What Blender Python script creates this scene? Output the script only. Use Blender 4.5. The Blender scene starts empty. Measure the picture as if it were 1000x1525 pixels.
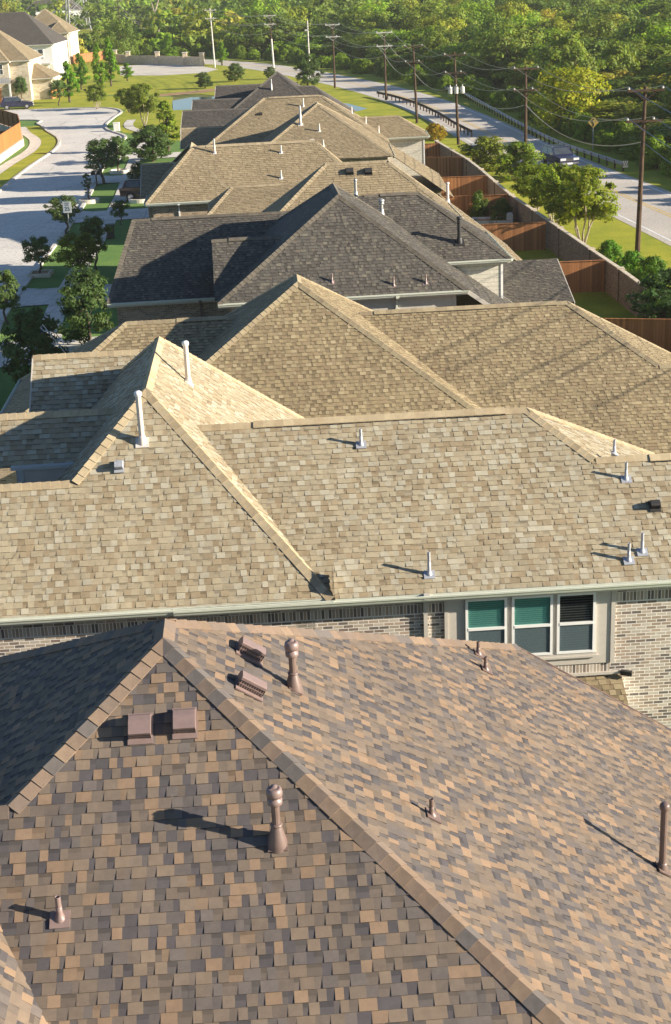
import bpy, math, random
import numpy as np
from mathutils import Vector, Matrix
R = math.radians
random.seed(7)
scene = bpy.context.scene
COL = scene.collection

# ---------------------------------------------------------------- camera
TH, RO, CAMH = R(20.46), R(2.6), 17.8
cam = bpy.data.cameras.new('camera'); camo = bpy.data.objects.new('camera', cam); COL.objects.link(camo)
cam.sensor_fit = 'HORIZONTAL'; cam.sensor_width = 36; cam.lens = 2180/1000*36
cam.clip_start = 0.1; cam.clip_end = 6000
Dn = Vector((0, -math.sin(TH), -math.cos(TH))); Fw = Vector((0, math.cos(TH), -math.sin(TH))); Xa = Vector((1, 0, 0))
Rt = math.cos(RO)*Xa + math.sin(RO)*Dn; Up = math.sin(RO)*Xa - math.cos(RO)*Dn
m = Matrix((Rt, Up, -Fw)).transposed().to_4x4(); m.translation = Vector((0, 0, CAMH)); camo.matrix_world = m
scene.camera = camo

# ---------------------------------------------------------------- world, sun, exposure
SAZ, SEL = R(-13.5), R(18.8)
w = bpy.data.worlds.new('World'); scene.world = w; w.use_nodes = True
nt = w.node_tree; bg = nt.nodes['Background']
sky = nt.nodes.new('ShaderNodeTexSky'); sky.sky_type = 'NISHITA'; sky.sun_disc = False
sky.sun_elevation = SEL; sky.sun_rotation = math.pi/2 - SAZ; sky.altitude = 100; sky.dust_density = 0.3; sky.ozone_density = 4.0
nt.links.new(sky.outputs[0], bg.inputs[0]); bg.inputs[1].default_value = 0.06
sl = bpy.data.lights.new('sun', 'SUN'); sl.energy = 5.0; sl.angle = R(0.53); sl.color = (1.0, 0.895, 0.735)
so = bpy.data.objects.new('sun', sl); COL.objects.link(so)
sv = Vector((math.cos(SEL)*math.cos(SAZ), math.cos(SEL)*math.sin(SAZ), math.sin(SEL)))
so.rotation_euler = sv.to_track_quat('Z', 'Y').to_euler(); so.location = (60, -10, 60)
scene.view_settings.view_transform = 'Standard'; scene.view_settings.look = 'None'
scene.view_settings.exposure = 1.3; scene.view_settings.gamma = 1.0
try: scene.view_settings.use_curve_mapping = False
except Exception: pass

# ---------------------------------------------------------------- materials
def mat(name):
    m = bpy.data.materials.new(name); m.use_nodes = True
    return m, m.node_tree, m.node_tree.nodes['Principled BSDF']
def nd(t, typ, **kw):
    n = t.nodes.new('ShaderNode'+typ)
    for k, v in kw.items(): setattr(n, k, v)
    return n
def mth(t, op, a, b=None):
    n = nd(t, 'Math', operation=op)
    for i, v in enumerate((a, b)):
        if v is None: continue
        if isinstance(v, (int, float)): n.inputs[i].default_value = v
        else: t.links.new(v, n.inputs[i])
    return n.outputs[0]
def mix(t, f, a, b, mode='MIX'):
    n = nd(t, 'Mix', data_type='RGBA', blend_type=mode)
    for s, v in ((0, f), (6, a), (7, b)):
        if isinstance(v, (int, float)): n.inputs[s].default_value = v
        elif isinstance(v, tuple): n.inputs[s].default_value = (*v[:3], 1)
        else: t.links.new(v, n.inputs[s])
    return n.outputs[2]
def noise(t, scale, detail=4, vec=None, rough=.6):
    n = nd(t, 'TexNoise'); n.inputs['Scale'].default_value = scale; n.inputs['Detail'].default_value = detail; n.inputs['Roughness'].default_value = rough
    if vec is None: vec = nd(t, 'TexCoord').outputs['Object']
    t.links.new(vec, n.inputs['Vector']); return n.outputs['Fac']
def ramp(t, fac, stops, interp='LINEAR'):
    n = nd(t, 'ValToRGB'); n.color_ramp.interpolation = interp
    el = n.color_ramp.elements
    while len(el) < len(stops): el.new(.5)
    for e, (p, c) in zip(el, stops): e.position = p; e.color = (*c, 1)
    t.links.new(fac, n.inputs[0]); return n.outputs[0]
def bump(t, p, h, strength=.3, dist=.02):
    b = nd(t, 'Bump'); b.inputs['Strength'].default_value = strength; b.inputs['Distance'].default_value = dist
    t.links.new(h, b.inputs['Height']); t.links.new(b.outputs[0], p.inputs['Normal'])
def plain(name, col, rough=.6, metal=0, var=.12, scale=6, spec=.4):
    m, t, p = mat(name); p.inputs['Roughness'].default_value = rough; p.inputs['Metallic'].default_value = metal
    p.inputs['Specular IOR Level'].default_value = spec
    f = noise(t, scale, 5)
    a = tuple(c*(1-var) for c in col); b = tuple(min(1, c*(1+var)) for c in col)
    t.links.new(ramp(t, f, [(.3, a), (.7, b)]), p.inputs['Base Color']); return m
def two(name, a, b, scale, rough=.9, stops=(.35, .65), bs=0, fine=None, c3=None, joint=None):
    m, t, p = mat(name); p.inputs['Roughness'].default_value = rough; p.inputs['Specular IOR Level'].default_value = .2
    f = noise(t, scale, 6); st = [(stops[0], a), (stops[1], b)]
    if c3: st.append((.8, c3))
    c = ramp(t, f, st)
    if fine:
        g = noise(t, fine, 3); c = mix(t, .5, c, ramp(t, g, [(.3, (.55, .55, .55)), (.7, (1.35, 1.35, 1.35))]), 'MULTIPLY')
    if joint:
        mp = nd(t, 'Mapping'); mp.inputs['Rotation'].default_value = (0, 0, R(8)); t.links.new(nd(t, 'TexCoord').outputs['Object'], mp.inputs[0]); sp = nd(t, 'SeparateXYZ'); t.links.new(mp.outputs[0], sp.inputs[0])
        wv = noise(t, .9, 3); k1 = mth(t, 'LESS_THAN', mth(t, 'FRACT', mth(t, 'DIVIDE', sp.outputs[1], joint)), .05/joint); k2 = mth(t, 'LESS_THAN', mth(t, 'FRACT', mth(t, 'DIVIDE', sp.outputs[0], joint*.75)), .05/joint)
        c = mix(t, mth(t, 'MULTIPLY', mth(t, 'MAXIMUM', k1, k2), .6), c, tuple(x*.4 for x in a))
        vo = nd(t, 'TexVoronoi', feature='DISTANCE_TO_EDGE'); vo.inputs['Scale'].default_value = .13; t.links.new(mix(t, .35, nd(t, 'TexCoord').outputs['Object'], wv, 'ADD'), vo.inputs['Vector'])
        c = mix(t, mth(t, 'MULTIPLY', mth(t, 'LESS_THAN', vo.outputs['Distance'], .006), .5), c, tuple(x*.45 for x in a))
        st = noise(t, 1.6, 5); c = mix(t, .35, c, ramp(t, st, [(.30, (.45, .45, .45)), (.46, (1, 1, 1))]), 'MULTIPLY')
    t.links.new(c, p.inputs['Base Color'])
    if bs: bump(t, p, noise(t, fine or scale*4, 4), bs, .05)
    return m
M = {}
# shingles: colour of every tab lives on its faces, the granules in the shader
def shingle_mat():
    m, t, p = mat('asphalt_shingle'); p.inputs['Roughness'].default_value = .75; p.inputs['Specular IOR Level'].default_value = .18
    p.inputs['Sheen Weight'].default_value = .03; p.inputs['Sheen Roughness'].default_value = .45; p.inputs['Sheen Tint'].default_value = (1, .93, .8, 1)
    a = nd(t, 'Attribute', attribute_name='Col').outputs['Color']
    g = noise(t, 260, 2); s = noise(t, .55, 4); k = noise(t, 9, 3)
    c = mix(t, .75, a, ramp(t, g, [(.25, (.62, .62, .62)), (.75, (1.38, 1.38, 1.38))]), 'MULTIPLY')
    c = mix(t, .6, c, ramp(t, s, [(.3, (.86, .85, .84)), (.7, (1.12, 1.12, 1.1))]), 'MULTIPLY')
    c = mix(t, .6, c, ramp(t, k, [(.3, (.84, .84, .85)), (.7, (1.14, 1.13, 1.1))]), 'MULTIPLY')
    t.links.new(c, p.inputs['Base Color']); bump(t, p, g, .35, .006); return m
M['shingle'] = shingle_mat()
def brick_mat(name, cols, mortar, bw=.215, bh=.075, stag=.5):
    m, t, p = mat(name); p.inputs['Roughness'].default_value = .9; p.inputs['Specular IOR Level'].default_value = .2
    uv = nd(t, 'UVMap').outputs[0]; sp = nd(t, 'SeparateXYZ'); t.links.new(uv, sp.inputs[0])
    v = mth(t, 'DIVIDE', sp.outputs[1], bh); row = mth(t, 'FLOOR', v)
    u = mth(t, 'ADD', mth(t, 'DIVIDE', sp.outputs[0], bw), mth(t, 'MULTIPLY', mth(t, 'MODULO', row, 2.0), stag))
    colm = mth(t, 'FLOOR', u); fu = mth(t, 'FRACT', u); fv = mth(t, 'FRACT', v)
    cb = nd(t, 'CombineXYZ'); t.links.new(colm, cb.inputs[0]); t.links.new(row, cb.inputs[1])
    wn = nd(t, 'TexWhiteNoise', noise_dimensions='2D'); t.links.new(cb.outputs[0], wn.inputs['Vector'])
    n = len(cols); c = ramp(t, wn.outputs['Value'], [(i/n, cc) for i, cc in enumerate(cols)], 'CONSTANT')
    g = noise(t, 40, 4); c = mix(t, .6, c, ramp(t, g, [(.3, (.7, .7, .7)), (.7, (1.3, 1.3, 1.3))]), 'MULTIPLY')
    mk = mth(t, 'MAXIMUM', mth(t, 'LESS_THAN', fu, .014/bw), mth(t, 'LESS_THAN', fv, .016/bh))
    c = mix(t, mk, c, mortar); big = noise(t, .7, 3)
    c = mix(t, .5, c, ramp(t, big, [(.3, (.85, .85, .85)), (.7, (1.15, 1.15, 1.15))]), 'MULTIPLY')
    t.links.new(c, p.inputs['Base Color']); bump(t, p, mth(t, 'SUBTRACT', 1.0, mk), .6, .006); return m
B2C = [(.31, .245, .185), (.40, .335, .265), (.20, .155, .125), (.46, .405, .335), (.34, .28, .22), (.145, .12, .105), (.38, .29, .22), (.43, .38, .32)]
M['brick'] = brick_mat('mixed_brick', B2C, (.74, .71, .65))
M['soldier'] = brick_mat('soldier_brick', B2C, (.74, .71, .65), stag=0)
B4C = [(.30, .22, .14), (.24, .18, .12), (.36, .28, .19), (.20, .15, .10), (.33, .25, .17)]
M['brick_tan'] = brick_mat('tan_brick', B4C, (.42, .37, .29))
M['soldier_tan'] = brick_mat('tan_soldier_brick', B4C, (.42, .37, .29), stag=0)
M['brick_wall'] = brick_mat('garden_wall_brick', [(.20, .125, .085), (.26, .165, .11), (.16, .10, .075), (.24, .17, .12), (.30, .20, .14)], (.33, .27, .21))
M['stone'] = brick_mat('pale_stone', [(.55, .47, .35), (.62, .54, .42), (.48, .40, .29), (.58, .50, .38)], (.66, .60, .50), .42, .2)
def band_mat(name, col, pitch, axis, depth=.5, var=.12, gap=.06):
    m, t, p = mat(name); p.inputs['Roughness'].default_value = .8; p.inputs['Specular IOR Level'].default_value = .25
    uv = nd(t, 'UVMap').outputs[0]; sp = nd(t, 'SeparateXYZ'); t.links.new(uv, sp.inputs[0])
    v = mth(t, 'DIVIDE', sp.outputs[axis], pitch); fr = mth(t, 'FRACT', v); idx = mth(t, 'FLOOR', v)
    wn = nd(t, 'TexWhiteNoise', noise_dimensions='1D'); t.links.new(idx, wn.inputs['W'])
    c = ramp(t, wn.outputs['Value'], [(0, tuple(x*(1-var) for x in col)), (1, tuple(min(1, x*(1+var)) for x in col))])
    if axis == 0:
        mp = nd(t, 'Mapping'); mp.inputs['Scale'].default_value = (14, 1.2, 1); t.links.new(uv, mp.inputs[0]); g = noise(t, 3, 5, mp.outputs[0])
    else: g = noise(t, 8, 3)
    c = mix(t, .6, c, ramp(t, g, [(.3, (.72, .72, .72)), (.7, (1.25, 1.25, 1.25))]), 'MULTIPLY')
    gp = mth(t, 'LESS_THAN', fr, gap); c = mix(t, gp, c, tuple(x*.45 for x in col))
    t.links.new(c, p.inputs['Base Color']); bump(t, p, fr, depth, .02); return m
M['warm_lit_stone'] = brick_mat('warm_lit_stone', [(.62, .50, .35), (.56, .45, .31), (.66, .54, .39)], (.66, .56, .42), .42, .2)  # lit copy of the pale stone, sun warmth put into its colour
M['siding'] = band_mat('cream_lap_siding', (.66, .62, .52), .18, 1, .8, .03, .07)
M['fence_wood'] = band_mat('cedar_fence_board', (.38, .165, .065), .14, 0, .1, .3)
M['fence_orange'] = band_mat('sunlit_cedar_board', (.36, .15, .045), .14, 0, .4, .2)
M['trim'] = plain('beige_trim_paint', (.50, .46, .40), .6, var=.05)
M['white'] = plain('white_paint', (.78, .77, .74), .5, var=.04)
M['gutter'] = plain('pale_gutter_paint', (.60, .62, .52), .45, var=.06)
M['gutter_grey'] = plain('grey_gutter_paint', (.44, .45, .43), .45, var=.06)
M['brownmetal'] = plain('brown_painted_metal', (.155, .105, .09), .42, .0, var=.1, scale=12, spec=.6)
M['palebrown'] = plain('faded_brown_metal', (.22, .155, .14), .4, .0, var=.08, scale=12, spec=.6)
M['lead'] = plain('grey_lead', (.42, .43, .46), .5, .35, var=.15, scale=15)
M['palevent'] = plain('pale_vent_paint', (.62, .56, .50), .5, .1, var=.1, scale=12)
M['dark'] = plain('dark_metal', (.045, .043, .042), .5, .3)
M['black'] = plain('black_rubber', (.02, .02, .02), .8)
M['galv'] = plain('galvanised_steel', (.42, .42, .41), .45, .5, var=.15, scale=3)
M['concrete'] = two('pale_concrete', (.56, .52, .46), (.67, .62, .55), .5, .9, fine=14, bs=.08, joint=1.5)
M['road_conc'] = two('street_concrete', (.57, .535, .485), (.68, .635, .57), .22, .9, fine=5, bs=.05, joint=4.5)
M['highway'] = two('worn_road', (.44, .40, .35), (.54, .49, .425), .18, .9, fine=6, bs=.05)
M['lot'] = two('pale_paving', (.52, .47, .40), (.62, .57, .49), .2, .9, fine=4)
M['line_white'] = plain('white_road_paint', (.72, .72, .70), .7, var=.2, scale=2)
M['line_yellow'] = plain('yellow_road_paint', (.62, .42, .10), .7, var=.2, scale=2)
M['grass'] = two('lawn_grass', (.22, .26, .02), (.37, .35, .03), .35, 1, fine=7, bs=.5, c3=(.44, .37, .06))
M['grass_green'] = two('yard_grass', (.10, .195, .045), (.15, .24, .055), .5, 1, fine=9, bs=.5)
M['field'] = two('rough_ground', (.08, .11, .022), (.20, .19, .045), .06, 1, fine=1.2, bs=.6)
M['water'] = plain('pond_water', (.10, .13, .14), .06, 0, var=.1, scale=.3, spec=.8)
M['soil'] = two('bare_soil', (.28, .17, .09), (.42, .27, .15), .8, 1, fine=6)
M['bark'] = two('bark', (.07, .052, .038), (.16, .125, .09), 6, 1, fine=30, bs=.6)
M['palebark'] = two('pale_bark', (.30, .25, .19), (.44, .38, .30), 4, 1, fine=20, bs=.4)
M['pole'] = two('creosote_pole_wood', (.055, .035, .022), (.11, .07, .045), 2, .9, fine=20, bs=.3)
M['palepole'] = plain('pale_grey_pole', (.60, .57, .52), .7, var=.08, scale=3)
M['wire'] = plain('aluminium_cable', (.40, .38, .34), .5, .4)
M['glass'] = None
def glass(name, col, rough, alpha, tint=(.8, .9, .88)):
    m, t, p = mat(name); p.inputs['Base Color'].default_value = (*col, 1); p.inputs['Roughness'].default_value = rough
    p.inputs['Specular IOR Level'].default_value = .8
    tr = nd(t, 'BsdfTransparent'); tr.inputs[0].default_value = (*tint, 1)
    mx = nd(t, 'MixShader'); mx.inputs[0].default_value = alpha; out = t.nodes['Material Output']
    t.links.new(tr.outputs[0], mx.inputs[1]); t.links.new(p.outputs[0], mx.inputs[2]); t.links.new(mx.outputs[0], out.inputs[0]); return m
M['glass_teal'] = glass('teal_tinted_pane', (.05, .17, .18), .05, .2, (.68, .87, .84))
M['glass_dark'] = glass('dark_pane', (.03, .04, .05), .05, .2, (.62, .64, .64))
M['screen'] = glass('insect_screen', (.16, .21, .23), .35, .45, (.55, .66, .68))
M['pane'] = plain('dull_pane', (.05, .06, .07), .08, 0, var=.3, scale=2, spec=.8)
def blind_mat():
    m, t, p = mat('slatted_blind'); uv = nd(t, 'UVMap').outputs[0]; sp = nd(t, 'SeparateXYZ'); t.links.new(uv, sp.inputs[0])
    fr = mth(t, 'FRACT', mth(t, 'DIVIDE', sp.outputs[1], .05))
    t.links.new(ramp(t, fr, [(0, (.06, .07, .06)), (.25, (.70, .70, .64)), (.9, (.80, .80, .74))]), p.inputs['Base Color']); p.inputs['Roughness'].default_value = .6
    bump(t, p, fr, .8, .02); return m
M['blind'] = blind_mat()
def blind_dark():
    m, t, p = mat('dark_open_blind'); uv = nd(t, 'UVMap').outputs[0]; sp = nd(t, 'SeparateXYZ'); t.links.new(uv, sp.inputs[0])
    fr = mth(t, 'FRACT', mth(t, 'DIVIDE', sp.outputs[1], .062)); t.links.new(ramp(t, fr, [(0, (.02, .02, .02)), (.62, (.03, .03, .03)), (.72, (.55, .53, .45)), (1, (.6, .58, .5))]), p.inputs['Base Color']); return m
M['blind_dark'] = blind_dark()
def leaf_mat():
    m, t, p = mat('leaves'); p.inputs['Roughness'].default_value = .6; p.inputs['Specular IOR Level'].default_value = .25
    a = nd(t, 'Attribute', attribute_name='Col').outputs['Color']; o = nd(t, 'ObjectInfo').outputs['Color']
    c = mix(t, 1.0, a, o, 'MULTIPLY'); t.links.new(c, p.inputs['Base Color'])
    tl = nd(t, 'BsdfTranslucent'); c2 = mix(t, 1.0, c, (1.25, 1.3, .55), 'MULTIPLY'); t.links.new(c2, tl.inputs[0])
    mx = nd(t, 'MixShader'); mx.inputs[0].default_value = .40; t.links.new(p.outputs[0], mx.inputs[1]); t.links.new(tl.outputs[0], mx.inputs[2])
    t.links.new(mx.outputs[0], t.nodes['Material Output'].inputs[0]); return m
M['leaf'] = leaf_mat()

# ---------------------------------------------------------------- mesh helpers
def mesh_obj(name, V, F, mats, mi=None, cols=None, uvs=None, parent=None, smooth=False):
    me = bpy.data.meshes.new(name); me.from_pydata([tuple(v) for v in V], [], F)
    for mm in mats: me.materials.append(mm)
    if mi is not None: me.polygons.foreach_set('material_index', np.array(mi, dtype=np.int32))
    if cols is not None:
        at = me.attributes.new('Col', 'FLOAT_COLOR', 'FACE'); c = np.ones((len(F), 4), dtype=np.float32); c[:, :3] = np.array(cols, dtype=np.float32).reshape(-1, 3)
        at.data.foreach_set('color', c.ravel())
    if uvs is not None:
        l = me.uv_layers.new(name='UVMap'); l.data.foreach_set('uv', np.array([x for f in uvs for q in f for x in q], dtype=np.float32))
    if smooth: me.polygons.foreach_set('use_smooth', np.ones(len(F), dtype=bool))
    me.update(); o = bpy.data.objects.new(name, me); COL.objects.link(o)
    if parent is not None: o.parent = parent
    return o
class MB:
    def __init__(s): s.V = []; s.F = []; s.mi = []; s.C = []; s.UV = []; s.mats = []
    def m(s, mm):
        if mm not in s.mats: s.mats.append(mm)
        return s.mats.index(mm)
    def face(s, pts, mm, col=(.5, .5, .5), uv=None):
        i = len(s.V); s.V += [tuple(p) for p in pts]; s.F.append(tuple(range(i, i+len(pts)))); s.mi.append(s.m(mm)); s.C.append(col)
        s.UV.append(uv if uv else [(0., 0.)]*len(pts))
    def box(s, a, b, mm, ax=None, col=(.5, .5, .5)):
        # a,b opposite corners; uv = (horizontal distance, height)
        (x0, y0, z0), (x1, y1, z1) = a, b
        P = lambda x, y, z: (x, y, z)
        def q(pts, uf): s.face(pts, mm, col, [uf(p) for p in pts])
        q([P(x0, y0, z0), P(x1, y0, z0), P(x1, y0, z1), P(x0, y0, z1)], lambda p: (p[0], p[2]))
        q([P(x1, y1, z0), P(x0, y1, z0), P(x0, y1, z1), P(x1, y1, z1)], lambda p: (p[0], p[2]))
        q([P(x1, y0, z0), P(x1, y1, z0), P(x1, y1, z1), P(x1, y0, z1)], lambda p: (p[1]+.07, p[2]))
        q([P(x0, y1, z0), P(x0, y0, z0), P(x0, y0, z1), P(x0, y1, z1)], lambda p: (p[1]+.07, p[2]))
        q([P(x0, y0, z1), P(x1, y0, z1), P(x1, y1, z1), P(x0, y1, z1)], lambda p: (p[0], p[1]))
        q([P(x0, y1, z0), P(x1, y1, z0), P(x1, y0, z0), P(x0, y0, z0)], lambda p: (p[0], p[1]))
    def beam(s, p, q, wd, ht, mm, up=(0, 0, 1), col=(.5, .5, .5)):
        p = Vector(p); q = Vector(q); d = (q-p).normalized(); up = Vector(up)
        sd = d.cross(up)
        if sd.length < 1e-4: sd = d.cross(Vector((1, 0, 0)))
        sd.normalize(); u = sd.cross(d).normalized(); a = sd*wd/2; b = u*ht/2; L = (q-p).length
        c0 = [p-a-b, p+a-b, p+a+b, p-a+b]; c1 = [x+(q-p) for x in c0]
        for i in range(4):
            j = (i+1) % 4; w_ = (wd, ht, wd, ht)[i]
            s.face([c0[i], c0[j], c1[j], c1[i]][::-1], mm, col, [(0, L), (w_, L), (w_, 0), (0, 0)][::-1][::-1])
        s.face(c0[::1], mm, col); s.face(c1[::-1], mm, col)
    def tube(s, p, q, r0, r1, mm, n=8, cap=True, col=(.5, .5, .5)):
        p = Vector(p); q = Vector(q); d = (q-p).normalized(); a = d.cross(Vector((0, 0, 1)))
        if a.length < 1e-3: a = Vector((1, 0, 0))
        a.normalize(); b = d.cross(a)
        r = [[c+(a*math.cos(2*math.pi*k/n)+b*math.sin(2*math.pi*k/n))*rr for k in range(n)] for c, rr in ((p, r0), (q, r1))]
        for k in range(n):
            j = (k+1) % n; s.face([r[0][k], r[0][j], r[1][j], r[1][k]], mm, col)
        if cap: s.face(r[1], mm, col); s.face(r[0][::-1], mm, col)
    def lathe(s, c, prof, mm, n=14, ax=None, col=(.5, .5, .5)):
        c = Vector(c); i0 = len(s.V); k_ = s.m(mm)
        for r, z in prof:
            for k in range(n): s.V.append((c.x+r*math.cos(2*math.pi*k/n), c.y+r*math.sin(2*math.pi*k/n), c.z+z))
        for a in range(len(prof)-1):
            for k in range(n):
                j = (k+1) % n; s.F.append((i0+a*n+k, i0+a*n+j, i0+(a+1)*n+j, i0+(a+1)*n+k)); s.mi.append(k_); s.C.append(col); s.UV.append([(0., 0.)]*4)
        if prof[-1][0] > 1e-4: s.F.append(tuple(i0+(len(prof)-1)*n+k for k in range(n))); s.mi.append(k_); s.C.append(col); s.UV.append([(0., 0.)]*n)
    def build(s, name, parent=None, smooth=False):
        return mesh_obj(name, s.V, s.F, s.mats, s.mi, s.C, s.UV, parent, smooth)
def tag(o, label=None, cat=None, group=None, kind=None):
    if label: o['label'] = label
    if cat: o['category'] = cat
    if group: o['group'] = group
    if kind: o['kind'] = kind
    return o
def empty(name, loc=(0, 0, 0), rz=0, label=None, cat=None, group=None):
    o = bpy.data.objects.new(name, None); COL.objects.link(o); o.location = loc; o.rotation_euler = (0, 0, rz); o.empty_display_size = .3
    return tag(o, label, cat, group)
def copy_tree(root, loc=None, rz=None, label=None, scale=None):
    c = root.copy(); COL.objects.link(c)
    for ch in root.children:
        d = ch.copy(); COL.objects.link(d); d.parent = c
        for g in ch.children:
            e = g.copy(); COL.objects.link(e); e.parent = d
    if loc is not None: c.location = loc
    if rz is not None: c.rotation_euler = (0, 0, rz)
    if scale is not None: c.scale = scale
    if label: c['label'] = label
    return c
def flat(name, pts, z, mm, kind='structure', thick=0):
    b = MB(); b.face([(x, y, z) for x, y in pts], mm, uv=[(x, y) for x, y in pts])
    if thick:
        for i in range(len(pts)):
            (xa, ya), (xb, yb) = pts[i], pts[(i+1) % len(pts)]
            b.face([(xa, ya, z-thick), (xb, yb, z-thick), (xb, yb, z), (xa, ya, z)], mm)
    o = b.build(name); return tag(o, kind=kind)
def ccw(pts):
    a = sum(pts[i][0]*pts[(i+1) % len(pts)][1]-pts[(i+1) % len(pts)][0]*pts[i][1] for i in range(len(pts)))
    return pts if a > 0 else pts[::-1]
def spline(pts, n=8):
    P = [np.array(p, float) for p in pts]; P = [2*P[0]-P[1]]+P+[2*P[-1]-P[-2]]; o = []
    for i in range(1, len(P)-2):
        for k in range(n):
            t = k/n; a, b, c, d = P[i-1:i+3]
            o.append(.5*((2*b)+(c-a)*t+(2*a-5*b+4*c-d)*t*t+(3*b-a-3*c+d)*t**3))
    o.append(P[-2]); return np.array(o)
def offset(line, d):
    t = np.gradient(line, axis=0); t /= np.linalg.norm(t, axis=1)[:, None]; return line+np.stack([t[:, 1], -t[:, 0]], 1)*d   # d>0: right of travel
def strip(name, line, d0, d1, z, mm, kind='structure', curb=0):
    a = offset(line, d0); c = offset(line, d1); b = MB()
    for i in range(len(line)-1):
        q = [(*a[i], z), (*c[i], z), (*c[i+1], z), (*a[i+1], z)]
        b.face(q, mm, uv=[p[:2] for p in q])
        if curb:
            b.face([(*a[i+1], z-curb), (*a[i], z-curb), (*a[i], z), (*a[i+1], z)][::-1], mm); b.face([(*c[i], z-curb), (*c[i+1], z-curb), (*c[i+1], z), (*c[i], z)][::-1], mm)
    o = b.build(name); return tag(o, kind=kind)
# ---------------------------------------------------------------- roofs
EXPO = .143
def clip(poly, n, k):
    out = []; L = len(poly)
    for i in range(L):
        a, b = poly[i], poly[(i+1) % L]
        da = n[0]*a[0]+n[1]*a[1]+n[2]*a[2]-k; db = n[0]*b[0]+n[1]*b[1]+n[2]*b[2]-k
        if da <= 1e-7: out.append(a)
        if (da < -1e-7 and db > 1e-7) or (da > 1e-7 and db < -1e-7):
            t = da/(da-db); out.append(tuple(a[j]+(b[j]-a[j])*t for j in range(3)))
    return out
def pick(pal):
    r = random.random()*pal[-1][1]
    for c, acc in pal:
        if r <= acc: break
    k = random.uniform(.9, 1.1); return (c[0]*k, c[1]*k, c[2]*k)
def palette(lst):
    s = 0; o = []
    for c, wt in lst: s += wt; o.append((c, s))
    return o
def clip2(poly, ax, lim, keep_less):
    out = []; L = len(poly)
    for i in range(L):
        a, b = poly[i], poly[(i+1) % L]
        da = (a[ax]-lim) if keep_less else (lim-a[ax]); db = (b[ax]-lim) if keep_less else (lim-b[ax])
        if da <= 0: out.append(a)
        if (da < 0 < db) or (db < 0 < da):
            t = da/(da-db); out.append((a[0]+(b[0]-a[0])*t, a[1]+(b[1]-a[1])*t))
    return out
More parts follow.
